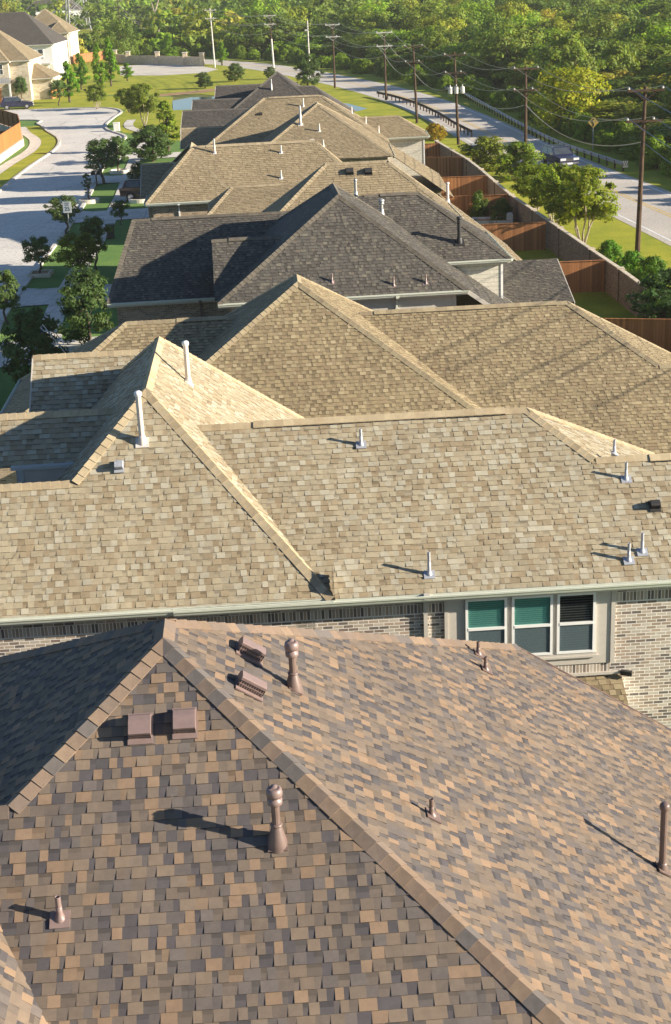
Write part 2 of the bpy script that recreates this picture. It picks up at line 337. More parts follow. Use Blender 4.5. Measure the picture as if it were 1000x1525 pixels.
def shingles(mb, poly, s, tt, gg, pal, th=1.0, lod=0, seed=0, wscale=1.0):
    """tabs on a planar convex face. e = eave direction, g = up slope. tt: (ex,ey) eave dir, gg: (gx,gy) uphill plan dir"""
    mm = mb.m(M['shingle']); nl = math.sqrt(1+s*s)
    e = Vector((tt[0], tt[1], 0)); g = Vector((gg[0]/nl, gg[1]/nl, s/nl)); n = e.cross(g); n = n if n.z > 0 else -n
    # v measured from z = 0 plane so courses of coplanar pieces line up
    o = Vector(poly[0]); v0z = o.z*nl/s; u0 = o.dot(e)
    P2 = [((Vector(p)-o).dot(e)+u0, (Vector(p)-o).dot(g)+v0z) for p in poly]
    ar = sum(P2[i][0]*P2[(i+1) % len(P2)][1]-P2[(i+1) % len(P2)][0]*P2[i][1] for i in range(len(P2)))
    if ar < 0: P2.reverse(); poly = poly[::-1]
    def W(u, v, h): q = o+e*(u-u0)+g*(v-v0z)+n*(h+.006*math.sin(u*1.9+v*1.1)+.004*math.sin(v*3.7-u*.8)-.01); return (q.x, q.y, q.z)
    mb.face([W(u, v, -.03) for u, v in P2] if (e.cross(g)).z > 0 else [W(u, v, -.03) for u, v in P2][::-1], M['shingle'], pal[0][0][0])
    vmin = min(p[1] for p in P2); vmax = max(p[1] for p in P2); k0 = math.floor(vmin/EXPO); k1 = math.ceil(vmax/EXPO)
    V, F, MI, C, UV = mb.V, mb.F, mb.mi, mb.C, mb.UV
    flip = (e.cross(g)).z < 0
    def addf(pts, c):
        i = len(V); V.extend(pts); F.append(tuple(range(i, i+len(pts))) if not flip else tuple(range(i+len(pts)-1, i-1, -1))); MI.append(mm); C.append(c); UV.append([(0., 0.)]*len(pts))
    for k in range(k0, k1):
        va, vb = k*EXPO, (k+1)*EXPO
        band = clip2(clip2(P2, 1, va, False), 1, vb, True)
        if len(band) < 3: continue
        ua = min(p[0] for p in band); ub = max(p[0] for p in band)
        if ub-ua < .01 or max(p[1] for p in band)-min(p[1] for p in band) < 2e-3: continue
        rnd = random.Random((k*7919+seed*131) & 0xffffff)
        # inner interval where the full band height exists
        lo = [p[0] for p in band if abs(p[1]-va) < 1e-6]; hi = [p[0] for p in band if abs(p[1]-vb) < 1e-6]
        full = (max(min(lo), min(hi)), min(max(lo), max(hi))) if len(lo) > 1 and len(hi) > 1 else (1e9, -1e9)
        u = ua-rnd.random()*.3; tooth = rnd.random() < .5
        while u < ub:
            wd = rnd.uniform(.10, .23) if tooth else rnd.uniform(.07, .20); wd *= wscale*.9
            x0, x1 = max(u, ua), min(u+wd, ub); u += wd; st = random.getstate() if 0 else None
            c = pick(pal[1] if tooth else pal[2]); hb = (rnd.uniform(.010, .016) if tooth else rnd.uniform(.005, .0075))*th
            tooth = not tooth if rnd.random() < .85 else tooth
            if x1-x0 < .004: continue
            if x0 >= full[0]-1e-6 and x1 <= full[1]+1e-6: q = [(x0, va), (x1, va), (x1, vb), (x0, vb)]; whole = True
            else:
                q = clip2(clip2(band, 0, x0, False), 0, x1, True); whole = False
                if len(q) < 3: continue
            H = lambda v: hb+(0.001-hb)*(v-va)/EXPO
            top = [W(a, b, H(b)) for a, b in q]; addf(top, c)
            if whole and hb < .008*th and lod < 2 and rnd.random() < .55:
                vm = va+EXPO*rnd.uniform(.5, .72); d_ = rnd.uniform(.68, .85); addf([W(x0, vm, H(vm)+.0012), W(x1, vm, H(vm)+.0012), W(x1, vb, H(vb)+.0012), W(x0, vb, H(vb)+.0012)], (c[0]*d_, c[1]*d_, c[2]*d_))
            bl = [p for p in q if abs(p[1]-va) < 1e-6]
            if len(bl) > 1:
                a0 = min(p[0] for p in bl); a1 = max(p[0] for p in bl)
                addf([W(a0, va, -.003), W(a1, va, -.003), W(a1, va, hb), W(a0, va, hb)], (c[0]*.3, c[1]*.3, c[2]*.3))  # butt edge darkened in colour to deepen tab shadows; asphalt edge is dark too
            if lod == 0 and whole and hb > .008*th:
                addf([W(x0, vb, -.003), W(x0, va, -.003), W(x0, va, hb), W(x0, vb, .001)], (c[0]*.5, c[1]*.5, c[2]*.5))  # side edges darkened in colour for the same shadow lines
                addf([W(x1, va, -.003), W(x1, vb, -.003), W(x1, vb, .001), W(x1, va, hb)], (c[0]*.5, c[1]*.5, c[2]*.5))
def caps(mb, p, q, n1, n2, pal, wid=.155, exp_=.2, th=.018, lod=0):
    p = Vector(p); q = Vector(q)
    if p.z > q.z: p, q = q, p
    d = (q-p); L = d.length
    if L < .05: return
    d.normalize(); n1 = Vector(n1).normalized(); n2 = Vector(n2).normalized()
    a = d.cross(n1); b = d.cross(n2); up = (n1+n2).normalized()
    if a.dot(n2) > 0: a = -a
    if b.dot(n1) > 0: b = -b
    N = max(1, int(L/exp_)); st = L/N
    for i in range(N):
        s0 = p+d*(st*i); s1 = p+d*(st*(i+1)+.02); c = pick(pal)
        t0, t1 = th*1.7, th*.8
        A0 = s0+a*wid+n1*t0*.6; B0 = s0+b*wid+n2*t0*.6; R0 = s0+up*(t0+.012); A1 = s1+a*wid+n1*t1*.6; B1 = s1+b*wid+n2*t1*.6; R1 = s1+up*(t1+.012)
        mb.face([A0, R0, R1, A1], M['shingle'], c); mb.face([R0, B0, B1, R1], M['shingle'], c)
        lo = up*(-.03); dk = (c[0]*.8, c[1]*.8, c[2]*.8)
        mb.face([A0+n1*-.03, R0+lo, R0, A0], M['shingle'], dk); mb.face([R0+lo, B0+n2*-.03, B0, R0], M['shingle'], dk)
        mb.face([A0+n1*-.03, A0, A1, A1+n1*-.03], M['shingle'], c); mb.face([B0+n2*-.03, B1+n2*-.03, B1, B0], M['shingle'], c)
class House:
    def __init__(s, X, Y, r, name, label, pal, wall, gutter='gutter', lod=0, th=1.0, soldier=None, cat='house', group='houses along the street'):
        s.X, s.Y, s.r = X, Y, R(r); s.root = empty(name, (X, Y, 0), s.r, label, cat, group)
        s.roof = MB(); s.cap = MB(); s.gut = MB(); s.wl = MB(); s.sd = MB(); s.pal = pal; s.wall = wall; s.gm = M[gutter]; s.bm = M['brownmetal'] if name == 'brick_house' and Y < 20 else M['trim']; s.lod = lod; s.th = th; s.k = 0; s.soldier = soldier
    def solid(s, front=None, back=None, east=None, west=None, cuts=(), zb=None, skip=(), extra=None, capclip=(), nocap=(), walls=None, gut=('front', 'east', 'west'), detail=True, caps_on=True):
        """convex roof solid: each of front/back/east/west = (eave position, slope, eave height). cuts = extra half spaces (n, k): n.p <= k"""
        pl = {}
        if front: pl['front'] = ((0, -front[1], 1), front[2]-front[1]*front[0], (1, 0), (0, 1), front[1])
        if back: pl['back'] = ((0, back[1], 1), back[2]+back[1]*back[0], (1, 0), (0, -1), back[1])
        if east: pl['east'] = ((east[1], 0, 1), east[2]+east[1]*east[0], (0, 1), (-1, 0), east[1])
        if west: pl['west'] = ((-west[1], 0, 1), west[2]-west[1]*west[0], (0, 1), (1, 0), west[1])
        s.k += 1; extra = extra or {}; polys = {}
        for nm, (n, k, tt, gg, sl) in pl.items():
            big = 60
            base = [(-big, -big), (big, -big), (big, big), (-big, big)]
            poly = [(a, b, k-n[0]*a-n[1]*b) for a, b in base]
            for nm2, q in pl.items():
                if nm2 != nm: poly = clip(poly, q[0], q[1])
            for n2, k2 in cuts: poly = clip(poly, n2, k2)
            poly = clip(poly, (0, 0, -1), -zb)
            for n2, k2 in extra.get(nm, ()): poly = clip(poly, n2, k2)
            if len(poly) >= 3: polys[nm] = poly
        for nm, poly in polys.items():
            if nm in skip: continue
            n, k, tt, gg, sl = pl[nm]
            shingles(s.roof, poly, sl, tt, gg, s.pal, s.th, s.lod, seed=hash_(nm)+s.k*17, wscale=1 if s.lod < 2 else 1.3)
        names = list(pl)
        if caps_on:
            for i, a in enumerate(names):
                for b in names[i+1:]:
                    if a not in polys or b not in polys or (a, b) in nocap or (b, a) in nocap: continue
                    # the edge of poly a lying on plane b
                    src = a if a in extra else b if b in extra else a; oth = b if src == a else a
                    pts = [p for p in polys[src] if abs(sum(pl[oth][0][j]*p[j] for j in range(3))-pl[oth][1]) < 1e-4]
                    if len(pts) < 2: continue
                    e = max(((x, y) for x in pts for y in pts), key=lambda t_: (Vector(t_[0])-Vector(t_[1])).length)
                    seg = list(e)
                    for n2, k2 in capclip:
                        seg = clipseg(seg, n2, k2)
                        if not seg: break
                    if not seg: continue
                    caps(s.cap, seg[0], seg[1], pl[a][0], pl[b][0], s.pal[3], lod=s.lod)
        # eaves: fascia and gutter; rakes: barge boards
        for nm, poly in polys.items():
            if nm in skip: continue
            n = pl[nm][0]; out = Vector((n[0], n[1], 0)).normalized()
            for i in range(len(poly)):
                p, q = Vector(poly[i]), Vector(poly[(i+1) % len(poly)])
                if (p-q).length < .15: continue
                if abs(p.z-zb) < 1e-4 and abs(q.z-zb) < 1e-4 and nm in gut:
                    g_ = MB(); gut_piece(g_, p, q, out, s.gm); g_.build('gutter', s.root)
                else:
                    for n2, k2 in cuts:
                        if abs(n2[2]) > .1: continue
                        if all(abs(n2[0]*t_[0]+n2[1]*t_[1]-k2) < 1e-4 for t_ in (p, q)) and detail:
                            o2 = Vector((n2[0], n2[1], 0)).normalized()*.02
                            g_ = MB(); g_.beam(p+o2+Vector((0, 0, -.085)), q+o2+Vector((0, 0, -.085)),   .035, .16, s.bm); g_.build('barge_board', s.root)
        if walls:
            u0, u1, w0, w1 = walls; zt = zb-.06-.004*s.k
            s.wl.box((u0, w0, 0), (u1, w1, zt), M[s.wall])
            s.wl.face([(u0-.38, w0-.38, zt+.003), (u0-.38, w1+.38, zt+.003), (u1+.38, w1+.38, zt+.003), (u1+.38, w0-.38, zt+.003)], M['trim'])
        return polys
    def finish(s):
        rf = s.roof.build('roof', s.root)
        if s.cap.F: s.cap.build('ridge_cap', rf)
        if s.gut.F: s.gut.build('gutter', s.root)
        if s.wl.F: s.wl.build('wall', s.root)
        s.rf = rf
def hash_(t): return sum(ord(c)*(i+3) for i, c in enumerate(t))
def clipseg(seg, n, k):
    a, b = seg; da = sum(n[j]*a[j] for j in range(3))-k; db = sum(n[j]*b[j] for j in range(3))-k
    if da > 0 and db > 0: return None
    if da <= 0 and db <= 0: return seg
    t = da/(da-db); c = tuple(a[j]+(b[j]-a[j])*t for j in range(3)); return [a, c] if da <= 0 else [c, b]
def gut_piece(mb, p, q, out, mm):
    # K-style gutter: back board, floor, ogee front, rolled lip
    prof = [(0, -.005), (0, -.13), (.075, -.13), (.095, -.08), (.12, -.05), (.125, -.012), (.105, -.008), (.10, -.03)]
    d = (q-p)
    pr = [(out*a+Vector((0, 0, b))) for a, b in prof]
    for i in range(len(pr)-1):
        mb.face([p+pr[i], p+pr[i+1], q+pr[i+1], q+pr[i]], mm)
    for e in (p, q): mb.face([e+x for x in pr[:6]], mm)
    # fascia board under the shingle edge
    mb.face([p+Vector((0, 0, -.2))-out*.01, q+Vector((0, 0, -.2))-out*.01, q-out*.01, p-out*.01], M['trim'])
def flue(parent, u, w, z, h, r, mm, slope, gdir, kind, capm=None, name='vent_pipe'):
    """roof penetrations. gdir = uphill plan direction of the roof face. kinds: 'lead', 'capped', 'bell'"""
    capm = capm or mm; b = MB(); nz = 10
    b.tube((u, w, z-.15), (u, w, z+h), r, r, mm, 12, False)
    # open rim
    b.lathe((u, w, z+h), [(r, 0), (r*1.04, .005), (r*.8, .005), (r*.8, -.06), (0.0001, -.06)], mm, 12)
    o = b.build(name, parent, True)
    f = MB(); bw = max(.115, r*2.3); gv = Vector((gdir[0], gdir[1], slope)).normalized(); ev = Vector((-gdir[1], gdir[0], 0)); n = ev.cross(gv); n = n if n.z > 0 else -n
    c = Vector((u, w, z)); lo = c-gv*bw*1.05; hi = c+gv*bw*.75
    pts = [lo-ev*bw, lo+ev*bw, hi+ev*bw, hi-ev*bw]
    f.face([p+n*.022 for p in pts], mm)
    for i in range(4): f.face([pts[i], pts[(i+1) % 4], pts[(i+1) % 4]+n*.022, pts[i]+n*.022], mm)
    if kind == 'lead': f.lathe(c, [(bw*.62, -bw*.45), (bw*.60, -.0), (bw*.5, bw*.2), (r*1.35, bw*.42), (r*1.12, bw*.7), (r*1.1, h*.55), (r, h*.56)], mm, 14)
    elif kind == 'capped': f.lathe(c, [(.13, -.11), (.125, -.02), (.10, h*.12), (r*1.3, h*.33), (r*1.15, h*.36), (r*1.5, h*.365), (r*1.5, h*.38), (r, h*.40)], mm, 16)
    else: f.lathe(c, [(bw*.7, -bw*.55), (bw*.66, 0), (r*1.3, bw*.8), (r*1.1, bw*1.0), (r, bw*1.02)], mm, 16)
    fo = f.build('flashing', o, True)
    if kind == 'capped':
        k = MB(); t = z+h
        k.lathe((u, w, t), [(r*1.02, -.16), (r*1.75, -.13), (r*1.8, -.07), (r*1.3, -.06), (r*1.3, -.04), (r*1.85, -.035), (r*1.95, .02), (r*1.75, .065), (r*1.0, .085), (r*.95, .075), (r*.8, .105), (.0001, .11)], capm, 18)
        k.build('cap', o, True)
    elif kind == 'bell':
        k = MB(); t = z+h
        k.lathe((u, w, t), [(r*1.0, -.06), (r*1.35, -.03), (r*1.35, .03), (r*.9, .06), (.0001, .065)], capm, 14); k.build('cap', o, True)
    return o
def hood(parent, u, w, z, slope, gdir, mm, sx=.36, sy=.46, hh=.22, turn=False):
    """slant-back roof vent: flashing plate, sloped hood with side cheeks and louvred mouth facing down the slope"""
    gv = Vector((gdir[0], gdir[1], slope)).normalized(); ev = Vector((-gdir[1], gdir[0], 0)); n = ev.cross(gv); n = n if n.z > 0 else -n
    if turn: gv, ev = -ev, gv
    c = Vector((u, w, z)); P = lambda a, b, h: c+ev*a+gv*b+n*h
    b = MB(); x = sx/2
    q = [P(-x-.02, -.07, .02), P(x+.02, -.07, .02), P(x+.02, sy+.03, .02), P(-x-.02, sy+.03, .02)]; b.face(q, mm)
    for i in range(4): b.face([q[i]-n*.02, q[(i+1) % 4]-n*.02, q[(i+1) % 4], q[i]], mm)
    t = .02
    prof = [(sy, .022), (sy*.93, hh*.55), (sy*.78, hh*.88), (sy*.55, hh), (.03, hh*.99), (0, hh*.93), (0, hh*.72)]
    for i in range(len(prof)-1):
        (b0, h0), (b1, h1) = prof[i], prof[i+1]
        b.face([P(-x, b0, h0), P(x, b0, h0), P(x, b1, h1), P(-x, b1, h1)], mm)
    for sgn in (-1, 1):
        b.face([P(sgn*x, b0, h0) for b0, h0 in prof]+[P(sgn*x, 0, .022)], mm)
    o = b.build('roof_vent', parent)
    g = MB(); g.face([P(-x+.015, .025, .022), P(x-.015, .025, .022), P(x-.015, .025, hh*.82), P(-x+.015, .025, hh*.82)], M['brownmetal'] if mm is M['palebrown'] else M['dark'])
    N = 9
    for i in range(N+1):
        a = -x+.02+(sx-.04)*i/N; g.beam(P(a, .012, .03), P(a, .012, hh*.8), .012, .012, mm, up=tuple(gv))
    g.beam(P(-x, .01, hh*.42), P(x, .01, hh*.42), .012, .012, mm, up=tuple(n)); g.build('louvre', o)
    return o
def ridge_vent(parent, u0, u1, w, z, pal, s1, s2):
    b = MB(); y = .14
    n = int((u1-u0)/.22)
    for i in range(n):
        a = u0+(u1-u0)*i/n; e = u0+(u1-u0)*(i+1)/n; c = pick(pal)
        b.face([(a, w-y, z-y*s1+.048), (e, w-y, z-y*s1+.048), (e, w, z+.058), (a, w, z+.058)], M['shingle'], c)
        b.face([(a, w, z+.058), (e, w, z+.058), (e, w+y, z-y*s2+.048), (a, w+y, z-y*s2+.048)], M['shingle'], c)
    b.face([(u0, w-y+.004, z-y*s1-.03), (u1, w-y+.004, z-y*s1-.03), (u1, w-y+.004, z-y*s1+.040), (u0, w-y+.004, z-y*s1+.040)], M['black'])
    b.face([(u0, w-y-.004, z-y*s1+.032), (u1, w-y-.004, z-y*s1+.032), (u1, w-y-.004, z-y*s1+.049), (u0, w-y-.004, z-y*s1+.049)], M['shingle'], pal[0][0])
    for ue in (u0, u1): b.face([(ue, w-y, z-y*s1-.03), (ue, w-y, z-y*s1+.048), (ue, w, z+.058), (ue, w+y, z-y*s2+.048), (ue, w+y, z-y*s2-.03)], M['black'])
    return b.build('ridge_vent', parent)
def downspout(parent, u, w, z0, z1, mm):
    b = MB(); b.box((u-.04, w-.085, z0), (u+.04, w-.015, z1-.25), mm)
    b.beam((u, w-.05, z1-.27), (u, w-.36, z1-.06), .08, .07, mm, up=(1, 0, 0)); b.box((u-.06, w-.45, z1-.12), (u+.06, w-.30, z1-.02), mm)
    for z in (z1-.6, z1-2.2): b.box((u-.055, w-.092, z), (u+.055, w-.002, z+.035), mm)
    return b.build('downspout', parent)
def window(parent, u0, u1, z0, z1, w, frame=None, upper=None, lower=None, blind=True, bm=None, name='window', d=.05, grid=(1, 1)):
    """sash window on a wall facing -w: root is the frame, children panes and blind"""
    fr = frame or M['white']; f = MB(); t = .055; zm = (z0+z1)/2
    f.box((u0, w-d, z0), (u0+t, w, z1), fr); f.box((u1-t, w-d, z0), (u1, w, z1), fr)
    f.box((u0+t, w-d, z1-t), (u1-t, w, z1), fr); f.box((u0+t, w-d, z0), (u1-t, w, z0+t), fr); f.box((u0+t, w-d-.008, zm-.03), (u1-t, w, zm+.03), fr)
    for i in range(1, grid[0]): x = u0+(u1-u0)*i/grid[0]; f.box((x-.012, w-d*.8, z0+t), (x+.012, w-.01, z1-t), fr)
    o = f.build(name, parent)
    for (a, b_, mm) in ((zm+.03, z1-t, upper or M['glass_dark']), (z0+t, zm-.03, lower or M['glass_dark'])):
        p = MB(); p.box((u0+t, w-.028, a), (u1-t, w-.022, b_), mm); p.build('pane', o)
    if blind:
        p = MB(); p.face([(u0+t, w-.006, z0+t), (u1-t, w-.006, z0+t), (u1-t, w-.006, z1-t), (u0+t, w-.006, z1-t)], bm or M['blind'], uv=[(0, 0), (1, 0), (1, z1-z0), (0, z1-z0)]); p.build('blind', o)
    return o
def pal4(body, teeth, gaps, capc): return (palette(body), palette(teeth), palette(gaps), palette(capc))
BR = pal4([((.15, .115, .09), 1)],
          [((.24, .166, .112), .24), ((.166, .129, .101), .40), ((.128, .109, .10), .22), ((.192, .146, .109), .24)],
          [((.083, .075, .079), .42), ((.133, .107, .089), .40), ((.10, .087, .082), .25), ((.205, .145, .10), .10)],
          [((.205, .148, .11), .4), ((.18, .138, .11), .3), ((.132, .116, .108), .2), ((.225, .162, .115), .2)])
TN = pal4([((.27, .215, .14), 1)],
          [((.335, .285, .195), .55), ((.385, .35, .265), .28), ((.29, .232, .15), .22)],
          [((.27, .212, .135), .25), ((.32, .27, .185), .5), ((.355, .31, .225), .2)],
          [((.42, .34, .22), .6), ((.38, .30, .19), .4)])
OL = pal4([((.21, .165, .10), 1)],
          [((.29, .23, .135), .6), ((.34, .275, .17), .22), ((.25, .19, .115), .22)],
          [((.20, .155, .095), .3), ((.26, .205, .125), .5), ((.23, .175, .105), .3)],
          [((.33, .27, .17), .6), ((.29, .23, .15), .4)])
DK = pal4([((.085, .078, .068), 1)],
          [((.112, .102, .088), .55), ((.15, .136, .108), .16), ((.092, .084, .075), .3)],
          [((.075, .068, .06), .45), ((.095, .087, .077), .5), ((.13, .11, .09), .1)],
          [((.14, .122, .096), .6), ((.115, .10, .08), .4)])
TB = pal4([((.23, .18, .115), 1)],
          [((.30, .24, .15), .6), ((.33, .265, .17), .2), ((.265, .21, .13), .3)],
          [((.255, .20, .125), .6), ((.28, .22, .14), .4)],
          [((.36, .29, .19), .6), ((.31, .25, .16), .4)])
CH = pal4([((.075, .068, .062), 1)],
          [((.10, .09, .08), .6), ((.12, .105, .09), .2)], [((.085, .076, .07), .6), ((.10, .09, .08), .4)], [((.14, .125, .11), 1)])

# ---------------------------------------------------------------- the nearest house
h = House(-2.298, 17.146, 2.378, 'brick_house', 'nearest house, its mottled brown hip roof filling the bottom of the photo', BR, 'brick', lod=0, th=1.15)
s1 = .663; A_ = (-6.265, s1, 5.6); Bp = (6.265, s1, 5.6); Cp = (-6.265, s1, 5.6); Dp = (7.513, .599, 5.6)
h.solid(A_, Dp, Bp, Cp, cuts=[((0, 1, 0), 7.0)], zb=5.6, extra={'front': [((0, 0, -1), -8.5341)]}, walls=(-5.8, 5.8, -5.8, 6.6), gut=())
h.solid(A_, None, Bp, None, cuts=[((0, 1, 0), 7.0), ((0, 0, 1), 5.6), ((-1, 0, 0), -2)], zb=2.9, skip=('front',), caps_on=False, walls=(2, 9.9, -5, 6.6), gut=())
h.solid(A_, None, Bp, None, cuts=[((-1, 0, 0), 14), ((0, 0, 1), 8.5341)], zb=5.6, skip=('east',))
h.solid(A_, (2.585, s1, 5.6), None, None, cuts=[((-1, 0, 0), 14), ((1, 0, 0), -1.0)], zb=5.6, skip=('front',), capclip=[((1, 0, 0), -1.84)], walls=(-13.5, -5, -5.8, 2.2))
h.solid(None, None, (.094, 1.09, 5.6), (-4.674, 1.09, 5.6), cuts=[((0, -1, 0), 12.5), ((0, 1, 0), -2.2)], zb=5.6, walls=(-4.3, -.3, -12.2, -5), gut=())
h.finish(); H1 = h
AU, BU = (0, 1), (-1, 0)
flue(h.root, 1.34, -2.40, 8.16, .66, .05, M['brownmetal'], s1, AU, 'capped', M['palebrown'])
flue(h.root, 1.65, .54, 8.66, .62, .05, M['brownmetal'], s1, BU, 'capped', M['palebrown'])
flue(h.root, 6.88, .75, 5.20, 1.06, .055, M['brownmetal'], s1, BU, 'bell', M['brownmetal'])
flue(h.root, -1.18, -3.02, 7.75, .29, .034, M['palebrown'], s1, AU, 'lead')
flue(h.root, 3.31, -1.11, 7.56, .24, .03, M['brownmetal'], s1, BU, 'lead')
flue(h.root, 4.94, 4.99, 6.48, .24, .032, M['brownmetal'], s1, BU, 'lead'); flue(h.root, 4.90, 5.56, 6.5, .24, .032, M['brownmetal'], s1, BU, 'lead')
for u, w_, z in ((-.28, -1.18, 8.97), (.27, -1.15, 8.99)): hood(h.root, u, w_, z, s1, AU, M['palebrown'], .27, .33, .17)
for u, w_, z in ((1.06, .75, 9.05), (1.06, -.28, 9.05)): hood(h.root, u, w_, z, s1, BU, M['palebrown'], .36, .30, .17, True)

# ---------------------------------------------------------------- second house: tan roof, brick wall with three windows
h = House(-4.054, 31.293, 2.087, 'brick_house', 'tan roofed house behind the brown roof, three windows in its brick wall', TN, 'brick', lod=0, th=1.25)
sa = .955; A_ = (-3.795, sa, 5.6); Bp = (3.795, sa, 5.6); Cp = (-3.795, sa, 5.6); Dp = (8.634, sa, 5.6)
h.solid(A_, Dp, Bp, Cp, zb=5.6, extra={'front': [((0, 0, -1), -7.7034)]}, walls=(-3.4, 3.4, -3.445, 8.2), gut=())
h.solid(A_, None, Bp, None, cuts=[((-1, 0, 0), 9), ((0, 0, 1), 7.7034)], zb=5.6, skip=('east',), walls=(-8.6, 3.4, -3.443, 0))
h.solid(A_, (.61, sa, 5.6), None, None, cuts=[((-1, 0, 0), 9), ((1, 0, 0), -1.0)], zb=5.6, skip=('front',), capclip=[((1, 0, 0), -1.66)], gut=())
se = .655; E_ = (-3.795, se, 5.57)
h.solid(E_, (4.29, se, 5.57), (12.54, se, 5.57), None, cuts=[((-1, 0, 0), -.5)], zb=5.57, extra={'front': [((0, 0, -1), -7.3654)]}, gut=(), capclip=[((-1, 0, 0), -.75)], walls=(1, 12.1, -3.3, 3.9))
h.solid(E_, None, None, None, cuts=[((-1, 0, 0), -.5), ((1, 0, 0), 19), ((0, 0, 1), 7.3654)], zb=5.57, caps_on=False, walls=(3.0, 18.6, -3.445, 1.2), detail=False)
h.solid(E_, (1.68, se, 5.57), None, None, cuts=[((-1, 0, 0), -8.5), ((1, 0, 0), 19)], zb=5.57, skip=('front',), capclip=[((-1, 0, 0), -9.83)], gut=())
h.solid((.45, .75, 7.45), (2.82, .75, 7.45), None, None, cuts=[((-1, 0, 0), 5.5), ((1, 0, 0), -.2)], zb=7.45, capclip=[((1, 0, 0), -.9)], walls=None, gut=())
h.solid((2.54, .75, 5.6), (10.34, .75, 5.6), None, None, cuts=[((-1, 0, 0), 3.46), ((1, 0, 0), .0)], zb=5.6, capclip=[((1, 0, 0), -.7)], walls=(-3.2, 0, 2.95, 9.9), gut=())
h.finish(); H2 = h
b = MB(); b.box((-3.15, .40, 5.5), (-1.2, .95, 7.40), M['trim']); b.box((-3.12, .37, 5.5), (-2.98, .398, 7.42), M['gutter_grey']); b.box((-3.25, .33, 7.39), (-1.5, .5, 7.47), M['gutter_grey']); b.build('upper_wall', h.root)
flue(h.root, -.1, -.96, 8.31, 1.08, .062, M['palevent'], sa, AU, 'bell', M['white'])
flue(h.root, .75, 2.99, 8.50, .98, .062, M['palevent'], sa, BU, 'bell', M['white'])
for u, w_, z, hh in ((5.83, -3.39, 5.86, .5), (4.68, -.41, 7.82, .36), (10.38, -1.56, 7.06, .38), (10.04, -3.35, 5.89, .38), (10.36, -3.19, 6.0, .42)): flue(h.root, u, w_, z-.03, hh, .033, M['lead'], se, AU, 'lead')
flue(h.root, 10.35, -.55, 7.28, .33, .033, M['lead'], .655, BU, 'lead')
hood(h.root, 10.85, -2.3, 6.56, se, AU, M['dark'], .2, .2, .16); hood(h.root, -.6, -1.45, 7.86, sa, AU, M['lead'], .17, .2, .16)
ridge_vent(h.root, 2.3, 8.0, .247, 8.218, TN[3], se, se); ridge_vent(h.root, 11.0, 17.5, -1.082, 7.347, TN[3], se, se)
b = MB(); b.face([(3.79, -3.80, 5.60), (3.80, -3.30, 6.02), (3.80, -3.42, 6.26), (3.79, -3.80, 5.9)], M['dark']); b.box((3.80, -3.82, 5.55), (3.83, -3.3, 5.62), M['dark'])  # dark plate added at the roof step to make its wedge of shade
b.face([(3.815, -3.80, 5.58), (3.815, -3.30, 5.93), (3.815, -3.42, 6.26), (3.815, -3.80, 5.9)], M['lead']); b.build('shadow_wedge_plate', h.root)
WF = -3.445
b = MB()
def sold(b, u0, u1, z0, z1, w, d=.004): b.face([(u0, w-d, z0), (u1, w-d, z0), (u1, w-d, z1), (u0, w-d, z1)], M['soldier'], uv=[(.003, u0), (.003, u1), (.003+z1-z0, u1), (.003+z1-z0, u0)])
sold(b, -8.6, 6.12, 4.97, 5.185, WF); sold(b, 9.74, 18.6, 4.97, 5.185, WF); b.build('soldier_course', h.root)
b = MB(); b.box((6.18, WF-.05, 3.58), (9.74, WF+.01, 5.46), M['trim']); b.box((6.12, WF-.075, 3.56), (6.19, WF+.01, 5.46), M['trim'])
b.box((6.50, WF-.085, 3.80), (9.36, WF-.05, 3.87), M['trim']); b.box((6.46, WF-.11, 3.755), (9.40, WF-.05, 3.80), M['trim']); b.box((9.66, WF-.075, 3.58), (9.745, WF-.05, 5.46), M['trim'])
b.build('window_bay_panel', h.root)
b = MB()
sold(b, 8.0, 9.66, 3.35, 3.56, WF, .02); b.build('soldier_course', h.root)
window(h.root, 6.56, 7.44, 3.87, 5.27, WF-.052, upper=M['glass_teal'], lower=M['screen'], blind=True)
window(h.root, 7.54, 8.41, 3.87, 5.27, WF-.052, upper=M['glass_teal'], lower=M['screen'], blind=True)
window(h.root, 8.50, 9.32, 3.87, 5.27, WF-.052, upper=M['glass_dark'], lower=M['screen'], blind=True, bm=M['blind_dark'])
downspout(h.root, 5.72, WF, .2, 5.6, M['trim']); downspout(h.root, -4.66, WF, .2, 5.6, M['white'])
b = MB()   # lean-to roof over the ground floor door
b2 = MB(); shingles(b2, [(7.2, WF-.95, 2.72), (9.93, WF-.95, 2.72), (9.93, WF-.0, 3.25), (7.2, WF-.0, 3.25)], .558, (1, 0), (0, 1), OL, 1.2, 0, 3); ao = b2.build('awning_roof', h.root)
b.box((7.2, WF-.95, 2.58), (9.93, WF-.91, 2.70), M['trim']); b.face([(9.93, WF, 2.6), (9.93, WF-.95, 2.6), (9.93, WF-.95, 2.70), (9.93, WF, 3.24)], M['brick'])
b.beam((7.2, WF-.03, 3.33), (9.95, WF-.03, 3.33), .07, .06, M['trim']); b.beam((9.9, WF-.06, 3.33), (10.12, WF-.16, 3.33), .09, .10, M['dark']); b.build('awning_trim', ao)
gut_piece_b = MB(); gut_piece(gut_piece_b, Vector((7.2, WF-.95, 2.72)), Vector((9.93, WF-.95, 2.72)), Vector((0, -1, 0)), M['gutter']); gut_piece_b.build('gutter', ao)
